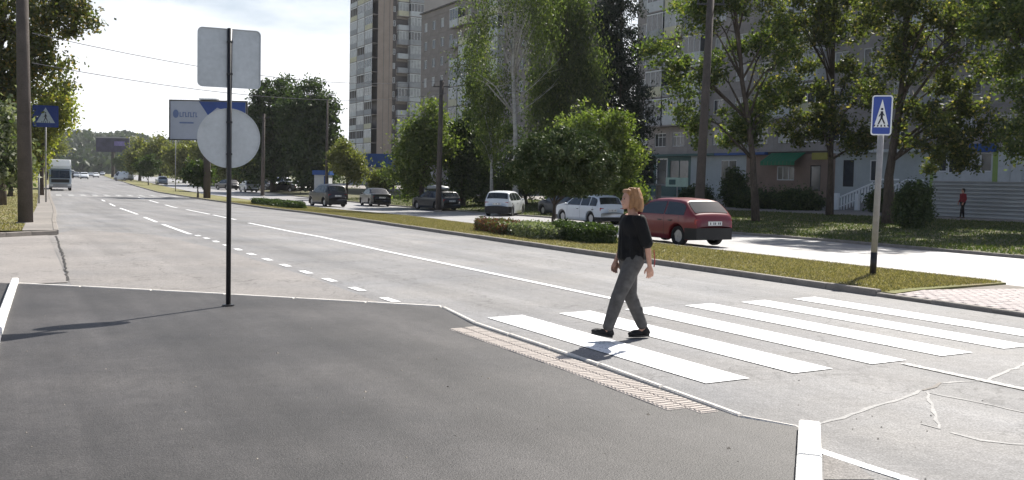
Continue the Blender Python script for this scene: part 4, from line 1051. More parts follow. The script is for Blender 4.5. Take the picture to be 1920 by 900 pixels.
def ped_sign(parent, w, h, z, blue, white, border=True, y=0):
    """front of a pedestrian crossing sign facing -y"""
    mb = MB(); R = rrect(w, h, .05); mb.plate([(x, zz+z) for x, zz in R], y, y+.012); o = mb.build('sign_plate', white if border else blue, parent)
    R = rrect(w-.05, h-.05, .035); mb = MB(); mb.plate([(x, zz+z) for x, zz in R], y-.003, y-.0005); mb.build('blue_field', blue, o)
    t = min(w*.40, .36*h+.1); zt = h*.40; zb = -h*.30
    mb = MB(); mb.plate([(-w*.36, zb+z), (w*.36, zb+z), (0, zt+z)], y-.006, y-.0035); mb.build('white_triangle', white, o)
    s = (zt-zb)/.70; mb = MB()
    def L(ax, az, bx, bz, r):
        a, c = Vector((ax*s, az*s+zb+z)), Vector((bx*s, bz*s+zb+z)); d = (c-a).normalized(); q = Vector((-d.y, d.x))*r*s
        mb.plate([tuple(a-q), tuple(c-q), tuple(c+q), tuple(a+q)], y-.009, y-.0065)
    L(0, .40, .0, .24, .028); L(0, .25, -.07, .08, .017); L(0, .25, .075, .09, .017); L(.0, .38, -.065, .27, .012); L(.0, .38, .06, .29, .012)
    mb.plate([(.030*s*math.cos(k*PI/5), .455*s+zb+z+.030*s*math.sin(k*PI/5)) for k in range(10)], y-.009, y-.0065)
    for k in (-2, -1, 0, 1, 2): mb.plate([(k*.085*s-.018*s, .015*s+zb+z), (k*.085*s+.018*s, .015*s+zb+z), (k*.075*s+.015*s, .065*s+zb+z), (k*.075*s-.015*s, .065*s+zb+z)], y-.0098, y-.0092)
    mb.build('pedestrian_symbol', m_ink, o); return o
# right crossing sign
b = P(1636, 522); t = thing('crossing_sign', 'blue pedestrian crossing sign on a grey post in the median grass, white border', 'road sign', ground(b, .08), 0)
t.rotation_euler = (math.radians(0), math.radians(1.0), math.radians(-24))
HH = (520-185)/(FPX/b[1])
mb = MB(); mb.tube([(0, .07, .42), (0, .07, HH-.15)], .058, 12); mb.build('post', m_polegrey, t, smooth=True)
mb = MB(); mb.tube([(0, .07, 0), (0, .07, .42)], .061, 12); mb.build('post_foot', m_post, t, smooth=True)
ped_sign(t, .37, .76, HH-.38, m_blue, m_white)
for zz in (HH-.6, HH-.2): mb = MB(); mb.box(-.075, .075, .013, .05, zz, zz+.03); mb.build('bracket', m_alu, t)
# left crossing sign
q = PD(86, 350, 58); zb_ = zg(q[0], q[1]); t = thing('crossing_sign', 'square blue crossing sign high beside the thick concrete pole on the left', 'road sign', (q[0], q[1], zb_), math.radians(25))
zc = PD(88, 218, 58)[2]-zb_
mb = MB(); mb.tube([(0, .06, 0), (0, .06, zc+.5)], .05, 10); mb.build('post', m_polegrey, t, smooth=True)
ped_sign(t, 1.45, 1.35, zc, M('shaded_sign_blue', (.015, .04, .20), .5), M('shaded_sign_white', (.35, .42, .50), .5), False)  # duller copies of the sign colours, shade put into the paint
# slim posts left side, far side signs
for px, py, hpx, lab in ((329, 360, 100, 'thin grey post in the median under the left part of the big billboard'), (73, 385, 60, 'thin dark post on the left pavement behind the thick concrete pole')):
    b = P(px, py); t = thing('slim_post', lab, 'post', ground(b), 0); h = hpx*b[1]/FPX
    ucyl('shaft', t, 0, 0, 0, h, .05, .045, m_polegrey); mb = MB(); mb.ell((0, 0, h), (.055, .055, .04), 10, 6); mb.build('cap', m_post, t)

# big billboard above the median
b = on_u(386, 340, 16.0); Yb = b[1]
bb = thing('billboard', 'large billboard with white left part and blue right part behind the two sign backs', 'billboard', (b[0], b[1], zg(b[0], b[1])), 0)
mb = MB(); hcol = PD(386, 262, Yb)[2]-zg(b[0], b[1]); mb.tube([(0, .3, 0), (0, .3, hcol+1)], .30, 14); mb.build('column', m_pole, bb, smooth=True)
xl, xr = PD(319, 220, Yb)[0]-b[0], PD(461, 220, Yb)[0]-b[0]; ztb, zbb = PD(390, 190, Yb)[2]-zg(b[0], b[1]), hcol
m_bbw = M('poster_pale', (.40, .43, .52), .6, .08, .8); m_bbb = M('poster_blue', (.03, .07, .27), .5, .1, .8); m_bbt = M('poster_text_blue', (.14, .19, .36), .5, .1, .8)
mb = MB(); mb.box(xl, xr, 0, .25, zbb, ztb); mb.build('board', m_bbw, bb)
mb = MB()
for q in ((xl-.08, xr+.08, ztb, ztb+.09), (xl-.08, xr+.08, zbb-.09, zbb), (xl-.08, xl-.003, zbb, ztb), (xr+.003, xr+.08, zbb, ztb)): mb.box(q[0], q[1], -.06, .3, q[2], q[3])
mb.build('board_frame', m_post, bb)
w_ = xr-xl; h_ = ztb-zbb
mb = MB(); mb.plate([(xl+w_*.38, ztb-.03), (xr-.05, ztb-.03), (xr-.05, ztb-h_*.42), (xl+w_*.62, ztb-h_*.16), (xl+w_*.50, ztb-h_*.36)], -.02, -.001); mb.build('blue_print', m_bbb, bb)
mb = MB(); zt_ = ztb-h_*.42
mb.plate([(xl+w_*.075+.25*math.cos(a_), zt_+.27+.36*math.sin(a_)) for a_ in [k*PI/8 for k in range(16)]], -.02, -.001)
xx = xl+w_*.125
for k, ch in enumerate((.26, .22, .24, .20, .24, .22, .20)):      # a word too blurred to read: strokes of its height and spacing
    mb.box(xx, xx+.07, -.02, -.001, zt_, zt_+.42); mb.box(xx+.072, xx+ch-.05, -.02, -.001, zt_+.34 if k % 2 else zt_, zt_+.42 if k % 2 else zt_+.08); xx += ch
mb.box(xl+w_*.125, xl+w_*.31, -.02, -.001, zt_-.55, zt_-.42)
mb.build('poster_lettering', m_bbt, bb)
mb = MB(); mb.box(xl+w_*.40, xl+w_*.63, -.4, .4, ztb+.1, ztb+.22); mb.build('lighting_box', m_alu, bb)
# dark billboard far down the road
b = P(211, 331); Yb = b[1]; Yb = 300; q = PD(211, 320, Yb); z_ = zg(q[0], q[1])
bb = thing('billboard', 'dark billboard on a column far down the median, in front of the wooded hill', 'billboard', (q[0], q[1], z_), 0)
zz0, zz1 = PD(211, 285, Yb)[2]-z_, PD(211, 259, Yb)[2]-z_; hw = 31/FPX*Yb
mb = MB(); mb.box(-hw, hw, 0, .6, zz0, zz1); mb.build('board', M('dark_poster', (.05, .045, .08), .6, .5, .35), bb)
mb = MB(); mb.box(-hw*1.02, hw*1.02, -.1, .7, zz1+.003, zz1+.45); mb.build('board_frame', m_polegrey, bb)
mb = MB(); mb.tube([(0, .3, 0), (0, .3, zz0)], .55, 10); mb.build('column', m_pole, bb)
mb = MB(); mb.plate([(hw*.1, zz0+2), (hw*.75, zz0+2), (hw*.75, zz1-1), (hw*.1, zz1-1)], -.05, -.001); mb.build('poster_print', M('violet_print', (.16, .13, .30), .6, .4, .5), bb)
# small signboard in front of the teal shop
q = on_u(1268, 370, 45); z_ = zg(q[0], q[1]); t = thing('signboard', 'small pale green signboard on a thin post in front of the teal shop front', 'sign', (q[0], q[1], z_), RZ_B+.5)
z1_ = PD(1268, 350, q[1])[2]-z_; z2_ = PD(1268, 333, q[1])[2]-z_; wv = 22/FPX*q[1]
mb = MB(); mb.box(-wv, wv, 0, .08, z1_, z2_); mb.build('board', M('pale_green_board', (.38, .50, .44), .5, .15, 2), t); mb = MB(); mb.tube([(0, .12, 0), (0, .12, z2_)], .05, 8); mb.build('post', m_polegrey, t)
mb = MB(); mb.plate([(-wv*.7, z1_+.15), (-wv*.1, z1_+.15), (-wv*.1, z2_-.15), (-wv*.7, z2_-.15)], -.012, -.001); mb.build('print', m_teal, t)
q = on_u(1222, 385, 50); t = thing('entrance_porch', 'small grey roofed porch with a pale pillar before the teal shop', 'porch', (q[0], q[1], zg(q[0], q[1])), RZ_B)
mb = MB(); mb.box(-1.2, 1.2, 0, 2, 1.75, 1.9); mb.build('roof', m_polegrey, t); mb = MB(); mb.box(.4, .75, .1, .4, 0, 1.748); mb.build('pillar', m_kerb, t); mb = MB(); mb.box(-1.1, -.9, .1, .3, 0, 1.748); mb.build('pillar', m_kerb, t)

# ================================================================ vehicles
KIND = {
 'hatch': dict(prof=[(0,.42),(.006,.60),(.02,.67),(.15,.955),(.22,.985),(.36,1),(.52,.985),(.60,.94),(.745,.69),(.80,.665),(.92,.60),(.98,.50),(1,.36)], belt=.64, rear=(.035,.140), wind=(.615,.735), side=(.12,.70), pil=(.36,), wb=(.20,.815)),
 'suv': dict(prof=[(0,.40),(.006,.58),(.02,.64),(.085,.93),(.15,.985),(.35,1),(.52,.985),(.585,.95),(.725,.70),(.80,.68),(.93,.61),(.985,.50),(1,.34)], belt=.62, rear=(.03,.080), wind=(.60,.715), side=(.07,.68), pil=(.21,.40), wb=(.185,.81)),
 'sedan': dict(prof=[(0,.42),(.006,.60),(.02,.69),(.14,.72),(.17,.73),(.30,.955),(.36,.99),(.47,1),(.56,.965),(.70,.69),(.78,.665),(.93,.58),(.985,.48),(1,.34)], belt=.65, rear=(.185,.285), wind=(.575,.69), side=(.22,.66), pil=(.44,), wb=(.20,.815)),
 'wagon': dict(prof=[(0,.40),(.006,.58),(.02,.66),(.09,.93),(.14,.975),(.35,1),(.52,.99),(.60,.95),(.735,.69),(.80,.665),(.93,.59),(.985,.48),(1,.34)], belt=.63, rear=(.03,.085), wind=(.61,.725), side=(.075,.69), pil=(.20,.40), wb=(.205,.815)),
 'van': dict(prof=[(0,.38),(.006,.60),(.012,.95),(.03,.985),(.35,1),(.74,.985),(.80,.95),(.90,.58),(.97,.48),(1,.30)], belt=.52, rear=(.0071,.0110), wind=(.81,.885), side=(.66,.86), pil=(.76,), wb=(.20,.82)),
}
def car(name, label, pos, az, L, Wd, Hh, kind, paint, cat='car', group='cars on the far road', plate=True, roofbox=False, lights_on=False, z=None):
    K = KIND[kind]; prof = K['prof']; zb_ = K['belt']*Hh
    root = thing(name, label, cat, (pos[0], pos[1], zg(*pos)+.006 if z is None else z), head_to_rz(az), group)
    def ztop(x): return pl((x+L/2)/L, prof)*Hh
    def wf(x):
        e = min(x+L/2, L/2-x)/L; t = max(0, 1-e/.13); return 1-.17*t*t
    def hw(x, zz):
        w0 = Wd/2*wf(x)
        if zz <= zb_: q = (zz-.42*Hh)/(.42*Hh); return w0*(1-.045*q*q)
        return w0*(1-.045*((K['belt']-.42)/.42)**2) - (zz-zb_)*.40
    rw = .215*Hh if kind != 'van' else .16*Hh; rw = max(.29, min(.36, rw)); wx = [(-.5+K['wb'][0])*L, (-.5+K['wb'][1])*L]; ra = rw+.07
    def zbot(x):
        z0 = .19 + .10*max(0, 1-min(x+L/2, L/2-x)/(.08*L))
        for c in wx:
            if abs(x-c) < ra: z0 = max(z0, rw+math.sqrt(ra*ra-(x-c)**2)*.97)
        return z0
    xs = set()
    for c in wx:
        for k in range(13): xs.add(round(c-ra*math.cos(PI*k/12), 4))
    for a, _ in prof: xs.add(round((a-.5)*L, 4))
    for k in range(41): xs.add(round((k/40-.5)*L, 4))
    xs = sorted(xs); xs = [x for i, x in enumerate(xs) if i == 0 or x-xs[i-1] > .004]
    body = MB(); rings = []
    def crown(x, y): h = hw(x, ztop(x)); return .035*Hh/1.5*(1-(y/max(h, .1))**2)
    for x in xs:
        zt = ztop(x); z0 = min(zbot(x), zt-.08); zm = min(zb_, zt-.045)
        pts = [(0, z0), (hw(x, z0)-.03, z0)]
        for k in range(5): zz = z0+.01+(zm-z0-.01)*k/4; pts.append((hw(x, zz), zz))
        for k in range(1, 4): zz = zm+(zt-.03-zm)*k/3; pts.append((hw(x, zz), zz))
        h = hw(x, zt); pts.append((h-.035, zt-.006)); 
        for q in (.72, .4, 0): pts.append((h*q, zt+crown(x, h*q)))
        full = [(x, y, zz) for y, zz in pts] + [(x, -y, zz) for y, zz in pts[-2:0:-1]]
        rings.append(full)
    n = len(rings[0]); V = [p for r in rings for p in r]; F = []
    for i in range(len(rings)-1):
        for k in range(n): a, c = i*n+k, i*n+(k+1) % n; F.append((a, c, c+n, a+n))
    F.append(tuple(range(n))); F.append(tuple((len(rings)-1)*n+k for k in range(n))[::-1])
    R = Matrix.Rotation(PI/2, 4, 'Z')      # x forward -> y forward
    def rot(mb): mb.v = [tuple(R @ Vector(p)) for p in mb.v]; return mb
    body.add(V, F); o = rot(body).build('body', paint, root, smooth=True)
    o.data.update()
    # glass
    a0, a1 = K['side']; cuts = [a0]+list(K['pil'])+[a1]
    for sgn in (1, -1):
        for c0, c1 in zip(cuts, cuts[1:]):
            x0, x1 = (c0-.5)*L+(.03 if c0 != a0 else 0), (c1-.5)*L-(.03 if c1 != a1 else 0); sx_ = [x0+(x1-x0)*k/10 for k in range(11)]
            col = [(x, zb_+.03, ztop(x)-.085*Hh/1.45) for x in sx_]; col = [c for c in col if c[2] > c[1]+.03]
            if len(col) < 2: continue
            g = MB(); V = []
            for x, za, zc in col:
                for q in (0, .5, 1): zz = za+(zc-za)*q; V.append((x, sgn*(hw(x, zz)+.007), zz))
            g.add(V, [(3*i+k, 3*i+k+1, 3*i+k+4, 3*i+k+3) for i in range(len(col)-1) for k in range(2)]); rot(g).build('side_window', m_glass, root, smooth=True)
    for nm, (a0, a1) in (('rear_window', K['rear']), ('windscreen', K['wind'])):
        g = MB(); V = []; m_ = 8
        for k in range(7):
            x = (a0+(a1-a0)*k/6-.5)*L; h = hw(x, ztop(x))-.07
            for j in range(m_+1): y = h*(2*j/m_-1); V.append((x, y, ztop(x)+crown(x, y)+.012))
        g.add(V, [(i*(m_+1)+j, i*(m_+1)+j+1, (i+1)*(m_+1)+j+1, (i+1)*(m_+1)+j) for i in range(6) for j in range(m_)]); rot(g).build(nm, m_glass, root, smooth=True)
    for cx_ in list(K['pil'])[-1:]+[K['side'][1]+.005]+([K['side'][0]+.06] if len(K['pil']) > 0 else []):
        for sgn in (1, -1):
            g = MB(); V = []; x = (cx_-.5)*L; z0 = max(zbot(x)+.06, .3)
            for k in range(7): zz = z0+(zb_-z0)*k/6; y = sgn*(hw(x, zz)+.003); V += [(x-.006, y, zz), (x+.006, y, zz)]
            g.add(V, [(2*i, 2*i+1, 2*i+3, 2*i+2) for i in range(6)]); rot(g).build('door_seam', m_black, root)
    # wheels
    for c in wx:
        for sgn in (1, -1):
            y = sgn*(Wd/2*.955-.10); w = MB(); k = 20; prof_ = [(-.1, rw*.80), (-.095, rw*.95), (-.06, rw), (.06, rw), (.095, rw*.95), (.1, rw*.80), (.07, rw*.62), (-.07, rw*.62)]
            V = [(rr*math.cos(2*PI*i/k), yy, rr*math.sin(2*PI*i/k)) for yy, rr in prof_ for i in range(k)]; F = []
            for a in range(8):
                for i in range(k): b2 = (a+1) % 8; F.append((a*k+i, a*k+(i+1) % k, b2*k+(i+1) % k, b2*k+i))
            w.add([(p[0]+c, p[1]+y, p[2]+rw) for p in V], F); tw_ = rot(w).build('wheel', m_tyre, root, smooth=True)
            r = MB(); r.tube([(c, y+sgn*.03, rw), (c, y+sgn*.045, rw)], rw*.62, 16)
            for q in range(5): a = 2*PI*q/5; T_ = Matrix.Translation((c, y+sgn*.05, rw)) @ Matrix.Rotation(a, 4, 'Y'); r.box(-.03, .03, -.012, .012, .03, rw*.6, 0, T_)
            rot(r).build('rim', m_rim if paint is not None else m_rim, tw_)
    u = MB(); u.box(-L/2+.5, L/2-.5, -Wd/2+.28, Wd/2-.28, .18, .42); rot(u).build('underbody', m_black, root)
    # bumpers: dark lower bands wrapping each end
    for e_ in (-1, 1):
        path = []; n_ = 6
        ex = [(.5-.11*(1-k/n_))*L for k in range(n_+1)]
        side = [(e_*x, hw(e_*x, .35)+.012) for x in ex]; path = side+[(e_*(L/2+.02), side[-1][1]*.6), (e_*(L/2+.03), 0)]
        path = path+[(x, -y) for x, y in path[-2::-1]]; b_ = MB(); V = []
        zz0, zz1 = .22, .40*Hh if (kind == 'hatch' or az > 0) and e_ < 0 else .27*Hh
        for x, y in path:
            if abs(x-wx[0 if e_ < 0 else 1]) < ra: x = wx[0 if e_ < 0 else 1]+e_*ra
            V += [(x, y, zz0), (x, y, zz1), (x-e_*.05, y*.93, zz1+.01)]
        b_.add(V, [(3*i, 3*i+1, 3*i+4, 3*i+3) for i in range(len(path)-1)]+[(3*i+1, 3*i+2, 3*i+5, 3*i+4) for i in range(len(path)-1)])
        rot(b_).build('bumper', m_black, root, smooth=False)
        for sgn in (1, -1):
            l = MB(); x = e_*(L/2-.03*L); yy = hw(x, .5*Hh)*.80; zl = (.53 if e_ < 0 else .47)*Hh
            if e_ < 0: l.bbox(x-.05*L*.5, x+.09, sgn*yy-.10, sgn*yy+.125, zl-.07, zl+.09, .02)
            else: l.bbox(x-.12, x+.035*L*.5, sgn*yy-.14, sgn*yy+.11, zl-.06, zl+.07, .02)
            rot(l).build('tail_light' if e_ < 0 else 'headlight', m_red_l if e_ < 0 else m_lamp, root)
    if plate:
        for e_ in (-1, 1):
            zp = (.50 if e_ < 0 else .26)*Hh; p = MB(); xx = e_*(L/2+.018); p.box(min(xx, xx+e_*.012), max(xx, xx+e_*.012), -.26, .26, zp-.06, zp+.06); q = rot(p).build('number_plate', m_plate, root)
            c_ = MB()
            for k in range(7):
                if k in (2, 5): continue
                y = -.21+k*.062; x2 = xx+e_*.0125; c_.box(min(x2, x2+e_*.002), max(x2, x2+e_*.002), y, y+.035, zp-.035, zp+.035)
            rot(c_).build('plate_characters', m_ink, q)
    for sgn in (1, -1):
        mi = MB(); x = (K['wind'][1]-.5-.02)*L; y = sgn*(hw(x, zb_)+.09); mi.ell((x, y, zb_+.06), (.06, .10, .07), 10, 6); mi.tube([(x, sgn*(hw(x, zb_)-.02), zb_+.02), (x, y, zb_+.03)], .02, 6); rot(mi).build('mirror', paint, root, smooth=True)
        for hx in (K['pil'][-1]+.03-.5, K['pil'][0]-.10-.5):
            d = MB(); x = hx*L; zh = zb_-.10*Hh; y = hw(x, zh); d.box(x, x+.16, min(sgn*(y-.01), sgn*(y+.025)), max(sgn*(y-.01), sgn*(y+.025)), zh-.015, zh+.015); rot(d).build('door_handle', m_black, root)
    if roofbox:
        for x in (-.15*L, .12*L): r = MB(); r.tube([(x, -.5, Hh+.05), (x, .5, Hh+.05)], .025, 6); r.tube([(x, -.5, Hh-.02), (x, -.5, Hh+.06)], .025, 6); r.tube([(x, .5, Hh-.02), (x, .5, Hh+.06)], .025, 6); rot(r).build('roof_bar', m_black, root)
        bx = MB(); secs = [(-.30*L, .12, .5), (-.28*L, .22, 1), (-.05*L, .33, 1.08), (.16*L, .26, 1), (.22*L, .06, .55)]; V = []; n2 = 12
        for x, hh, sc in secs:
            for k in range(n2): a = 2*PI*k/n2; V.append((x, .38*sc*math.copysign(abs(math.cos(a))**.5, math.cos(a)), Hh+.10+hh/2+hh/2*math.copysign(abs(math.sin(a))**.6, math.sin(a))))
        bx.add(V, [(i*n2+k, i*n2+(k+1) % n2, (i+1)*n2+(k+1) % n2, (i+1)*n2+k) for i in range(4) for k in range(n2)]+[tuple(range(n2))[::-1], tuple(4*n2+k for k in range(n2))]); rot(bx).build('roof_box', M('roof_box_grey', (.30, .32, .33), .4), root, smooth=True)
    return root
def paint(name, col, metal=.0, rough=.32): return M(name, col, rough, .04, 3, metal=metal, spec=.5, coat=.35)
pt_red = paint('faded_red_paint', (.17, .013, .017)); pt_white = paint('white_paint', (.66, .69, .72)); pt_dark = paint('dark_grey_paint', (.012, .012, .018)); pt_black = paint('black_paint', (.008, .009, .012))
pt_navy = paint('navy_paint', (.010, .018, .04)); pt_silver = paint('silver_paint', (.38, .41, .45), .3); pt_green = paint('dark_wagon_paint', (.012, .016, .02)); pt_grey = paint('grey_paint', (.22, .23, .25), .2)
AZD = -29.2
def car_by_wheel(px, py, L, Wd, kind, az, side=1):
    """car centre from the pixel where its rear wheel on the given side (+1 left) meets the road"""
    w = P(px, py); a = math.radians(az); f = Vector((math.sin(a), math.cos(a))); r = Vector((f.y, -f.x))
    back = (.5-KIND[kind]['wb'][0])*L; c = Vector(w)+f*back+r*(Wd/2-.1)*side; return (c.x, c.y)
def car_at(px, py): return P(px, py)
car('hatchback', 'faded red hatchback behind the walking woman, driving away', car_by_wheel(1272, 460, 3.8, 1.62, 'hatch', AZD), AZD, 3.8, 1.62, 1.40, 'hatch', pt_red)
car('hatchback', 'white five door car parked left of the red hatchback', car_by_wheel(1108, 421, 4.2, 1.74, 'suv', AZD-1), AZD-1, 4.2, 1.74, 1.52, 'suv', pt_white, group='cars parked along the far road')
car('parked_car', 'dark navy car mostly hidden by the trunk of the round topped tree', car_at(1056, 405), AZD, 4.1, 1.75, 1.5, 'suv', pt_navy, group='cars parked along the far road')
car('suv', 'white suv parked nose in, seen from behind left of the round topped tree', car_at(947, 404), 14, 4.4, 1.82, 1.62, 'suv', pt_white, group='cars parked along the far road')
car('wagon', 'dark wagon with a grey roof box, parked under the tall pole', car_at(817, 394), -36, 4.7, 1.78, 1.5, 'wagon', pt_green, roofbox=True, group='cars parked along the far road')
car('sedan', 'black sedan parked between the dark suv and the wagon with a roof box', car_at(703, 386), -24, 4.4, 1.76, 1.5, 'sedan', pt_black, group='cars parked along the far road')
car('suv', 'dark grey suv driving away in the far road, left of the black sedan', car_at(614, 387), AZD-4, 4.3, 1.8, 1.78, 'suv', pt_dark)
car('hatchback', 'silver hatchback driving away, right of the black sign post', car_at(466, 360), AZD, 4.1, 1.75, 1.55, 'suv', pt_silver)
car('parked_car', 'grey car parked right of the silver hatchback', car_at(500, 357), -40, 4.1, 1.75, 1.5, 'hatch', pt_grey, group='cars parked by the dark trees')
car('parked_car', 'white van like car parked among the dark cars by the dark trees', car_at(524, 355), -50, 4.5, 1.8, 1.8, 'suv', pt_white, group='cars parked by the dark trees')
car('parked_car', 'black car parked in front of the white van like car', car_at(533, 360), -75, 4.2, 1.75, 1.45, 'sedan', pt_black, group='cars parked by the dark trees')
car('parked_car', 'rightmost dark car parked by the dark trees', car_at(556, 359), -60, 4.2, 1.75, 1.4, 'sedan', pt_dark, group='cars parked by the dark trees')
car('parked_car', 'dark car parked just behind the black sign post', car_at(426, 356), -45, 4.3, 1.75, 1.5, 'hatch', pt_dark, group='cars parked by the dark trees')
def car_far(px, Y, *a, **k):
    q = PD(px, 330, Y); return car(a[0], a[1], (q[0], q[1]), *a[2:], **k)
car_far(303, 165, 'far_car', 'silver car driving away between the median trees and the billboard', -27, 4.2, 1.75, 1.5, 'suv', pt_silver)
car_far(232, 215, 'far_van', 'white van crossing behind the dark billboard column', -60, 5.0, 1.9, 2.1, 'van', pt_white, cat='van')
for i, (px, Y, pt, lab, kd) in enumerate(((142, 235, pt_silver, 'silver car in the oncoming traffic right of the lorry', 'sedan'), (158, 215, pt_white, 'nearest white car in the distant oncoming traffic', 'suv'), (180, 300, pt_white, 'white car far off on the right of the oncoming traffic', 'hatch'),
                                 (170, 340, pt_silver, 'distant silver car behind the white cars of the oncoming traffic', 'suv'), (150, 300, pt_dark, 'dark car in the distant oncoming traffic', 'suv'), (192, 380, pt_silver, 'farthest silver car beside the median', 'sedan'), (136, 380, pt_white, 'farthest white car, above the first silver car', 'van'))):
    q = PD(px, 330, Y); car('oncoming_car', lab, (q[0], q[1]), 154, 4.3, 1.78, 1.55 if kd != 'van' else 2.2, kd, pt, group='distant oncoming traffic')
# the lorry
q = P(113, 357); t = thing('lorry', 'oncoming lorry with white high cab roof and pale blue front on the left', 'lorry', (q[0], q[1], zg(*q)+.006), head_to_rz(180+AZD+3))
m_cab = paint('pale_cab_paint', (.30, .36, .42)); Wl = 2.1
mb = MB(); secs = [(0, .35, 1.55), (0, .5, 1.65), (.05, 1.3, 1.62), (.28, 2.35, 1.3), (1.9, 2.4, 0)]
cab = MB(); prof_c = [(0.0, .38), (.02, 1.25), (.30, 2.20), (1.7, 2.28), (1.7, .38)]; V = []
for x in (-Wl/2, -Wl/2+.06, Wl/2-.06, Wl/2):
    ins = .06 if abs(abs(x)-Wl/2) < 1e-6 else 0
    V += [(x, 1.7-yy-(ins if yy < .1 else 0), zz-(ins if zz > 2 else 0)) for yy, zz in prof_c]
F = []; n5 = 5
for i in range(3):
    for k in range(n5): F.append((i*n5+k, i*n5+(k+1) % n5, (i+1)*n5+(k+1) % n5, (i+1)*n5+k))
F += [tuple(range(5))[::-1], tuple(15+k for k in range(5))]; cab.add(V, F); cab.build('cab', m_cab, t)
mb = MB(); mb.add([(-.92, 1.672, 1.30), (.92, 1.672, 1.30), (.86, 1.435, 2.12), (-.86, 1.435, 2.12)], [(0, 1, 2, 3)]); mb.add([(-.92, 1.70, 1.29), (.92, 1.70, 1.29), (.86, 1.46, 2.13), (-.86, 1.46, 2.13)], [(0, 1, 2, 3)]); mb.build('windscreen', m_glass, t)
mb = MB(); mb.add([(-1.0, -.4, 2.30), (1.0, -.4, 2.30), (1.0, 1.2, 2.30), (-1.0, 1.2, 2.30), (-1.0, -.4, 3.25), (1.0, -.4, 3.25), (.92, .75, 3.22), (-.92, .75, 3.22), (.98, 1.15, 2.6), (-.98, 1.15, 2.6)], [(0, 3, 2, 1), (4, 5, 6, 7), (0, 1, 5, 4), (1, 2, 8, 6, 5), (3, 0, 4, 7, 9), (2, 3, 9, 8), (9, 7, 6, 8)]); mb.build('roof_fairing', m_white, t)
mb = MB(); mb.bbox(-1.1, 1.1, -6.5, -.42, .95, 3.3, .05); mb.build('cargo_box', M('cargo_box_grey', (.32, .33, .33), .6, .15, 1), t)
mb = MB(); mb.box(-.85, .85, 1.705, 1.73, .85, 1.2); 
for k in range(4): mb.box(-.8, .8, 1.731, 1.74, .88+k*.08, .92+k*.08)
mb.build('grille', m_black, t); mb = MB(); mb.bbox(-1.06, 1.06, 1.5, 1.82, .32, .72, .04); mb.build('bumper', m_polegrey, t)
for sx_ in (-1, 1):
    mb = MB(); mb.bbox(sx_*.85-.16, sx_*.85+.16, 1.80, 1.84, .48, .66, .01); mb.build('headlight', m_lamp, t)
    mb = MB(); mb.box(sx_*1.2-.07, sx_*1.2+.07, 1.2, 1.28, 1.3, 1.95); mb.tube([(sx_*1.0, 1.25, 1.9), (sx_*1.2, 1.25, 1.9)], .02, 5); mb.build('mirror', m_black, t)
    for yy in (1.0, -4.6): mb = MB(); mb.tube([(sx_*.78, yy, .42), (sx_*1.05, yy, .42)], .42, 18); w = mb.build('wheel', m_tyre, t); mb = MB(); mb.tube([(sx_*1.052, yy, .42), (sx_*1.07, yy, .42)], .22, 12); mb.build('rim', m_rim, w)
mb = MB(); mb.box(-.5, .5, -6.3, 1.4, .5, .93); mb.build('chassis', m_black, t)

# ================================================================ people
def blob(name, mb, voxel, mat, parent, smooth=6, cut=None):
    me = mb.mesh(name); o = bpy.data.objects.new(name, me); C.objects.link(o)
    r = o.modifiers.new('r', 'REMESH'); r.mode = 'VOXEL'; r.voxel_size = voxel
    s = o.modifiers.new('s', 'SMOOTH'); s.factor = .5; s.iterations = smooth
    dg = bpy.context.evaluated_depsgraph_get(); me2 = bpy.data.meshes.new_from_object(o.evaluated_get(dg)); bpy.data.objects.remove(o); bpy.data.meshes.remove(me)
    me2.name = name; me2.materials.clear(); me2.materials.append(mat)
    if cut:
        bm = bmesh.new(); bm.from_mesh(me2)
        for co, no_ in cut: bmesh.ops.bisect_plane(bm, geom=bm.verts[:]+bm.edges[:]+bm.faces[:], plane_co=co, plane_no=no_, clear_outer=True)
        bm.to_mesh(me2); bm.free()
    me2.polygons.foreach_set('use_smooth', [True]*len(me2.polygons)); me2.update()
    return link(name, me2, parent)
m_skin = M('skin', (.52, .30, .22), .55, .06, 20); m_hair = M('reddish_blond_hair', (.40, .21, .10), .55, .4, 11, .8, 70, stretch=(3, 3, .6)); m_shirt = M('black_cotton', (.006, .006, .007), .85, .3, 14, .5, 12)
m_trous = M('grey_woven_cloth', (.088, .084, .082), .85, .15, 10, .5, 15, fine=.25); m_shoe = M('black_suede', (.012, .012, .013), .7, .2, 10)
def hand(mb, wrist, d, side, curl=.35):
    """palm, four curled fingers and a side thumb, along direction d"""
    w = Vector(wrist); d = Vector(d).normalized(); out = Vector((side, 0, 0)); acr = d.cross(out).normalized()
    palm = w+d*.045; mb.cap(w, palm+d*.02, .022, .026)
    for k in (-1, 1): mb.cap(w+d*.02+acr*.012*k, w+d*.075+acr*.028*k, .016, .014)
    for k, ln in enumerate((.060, .070, .066, .052)):
        b0 = w+d*.082+acr*(.033-.022*k); b1 = b0+d*ln*.5-out*.006; b2 = b1+(d*(1-curl)-out*curl).normalized()*ln*.5
        mb.cap(b0, b1, .0095, .0088); mb.cap(b1, b2, .0088, .0075)
    t0 = w+d*.03+acr*.03; t1 = t0+(d*.6+acr*.7).normalized()*.035; mb.cap(t0, t1, .012, .010); mb.cap(t1, t1+(d*.9+acr*.2).normalized()*.028, .010, .0085)
b = P(1180, 637)
wm = thing('person', 'woman with reddish bob, black tee and cropped grey trousers striding over the zebra crossing', 'person', (b[0], b[1], .012), head_to_rz(-106))
J = dict(hipL=(-.085, 0, .86), kneeL=(-.085, .175, .475), ankL=(-.075, .295, .10), hipR=(.085, 0, .86), kneeR=(.085, -.03, .465), ankR=(.085, -.205, .085))
A_ = MB()
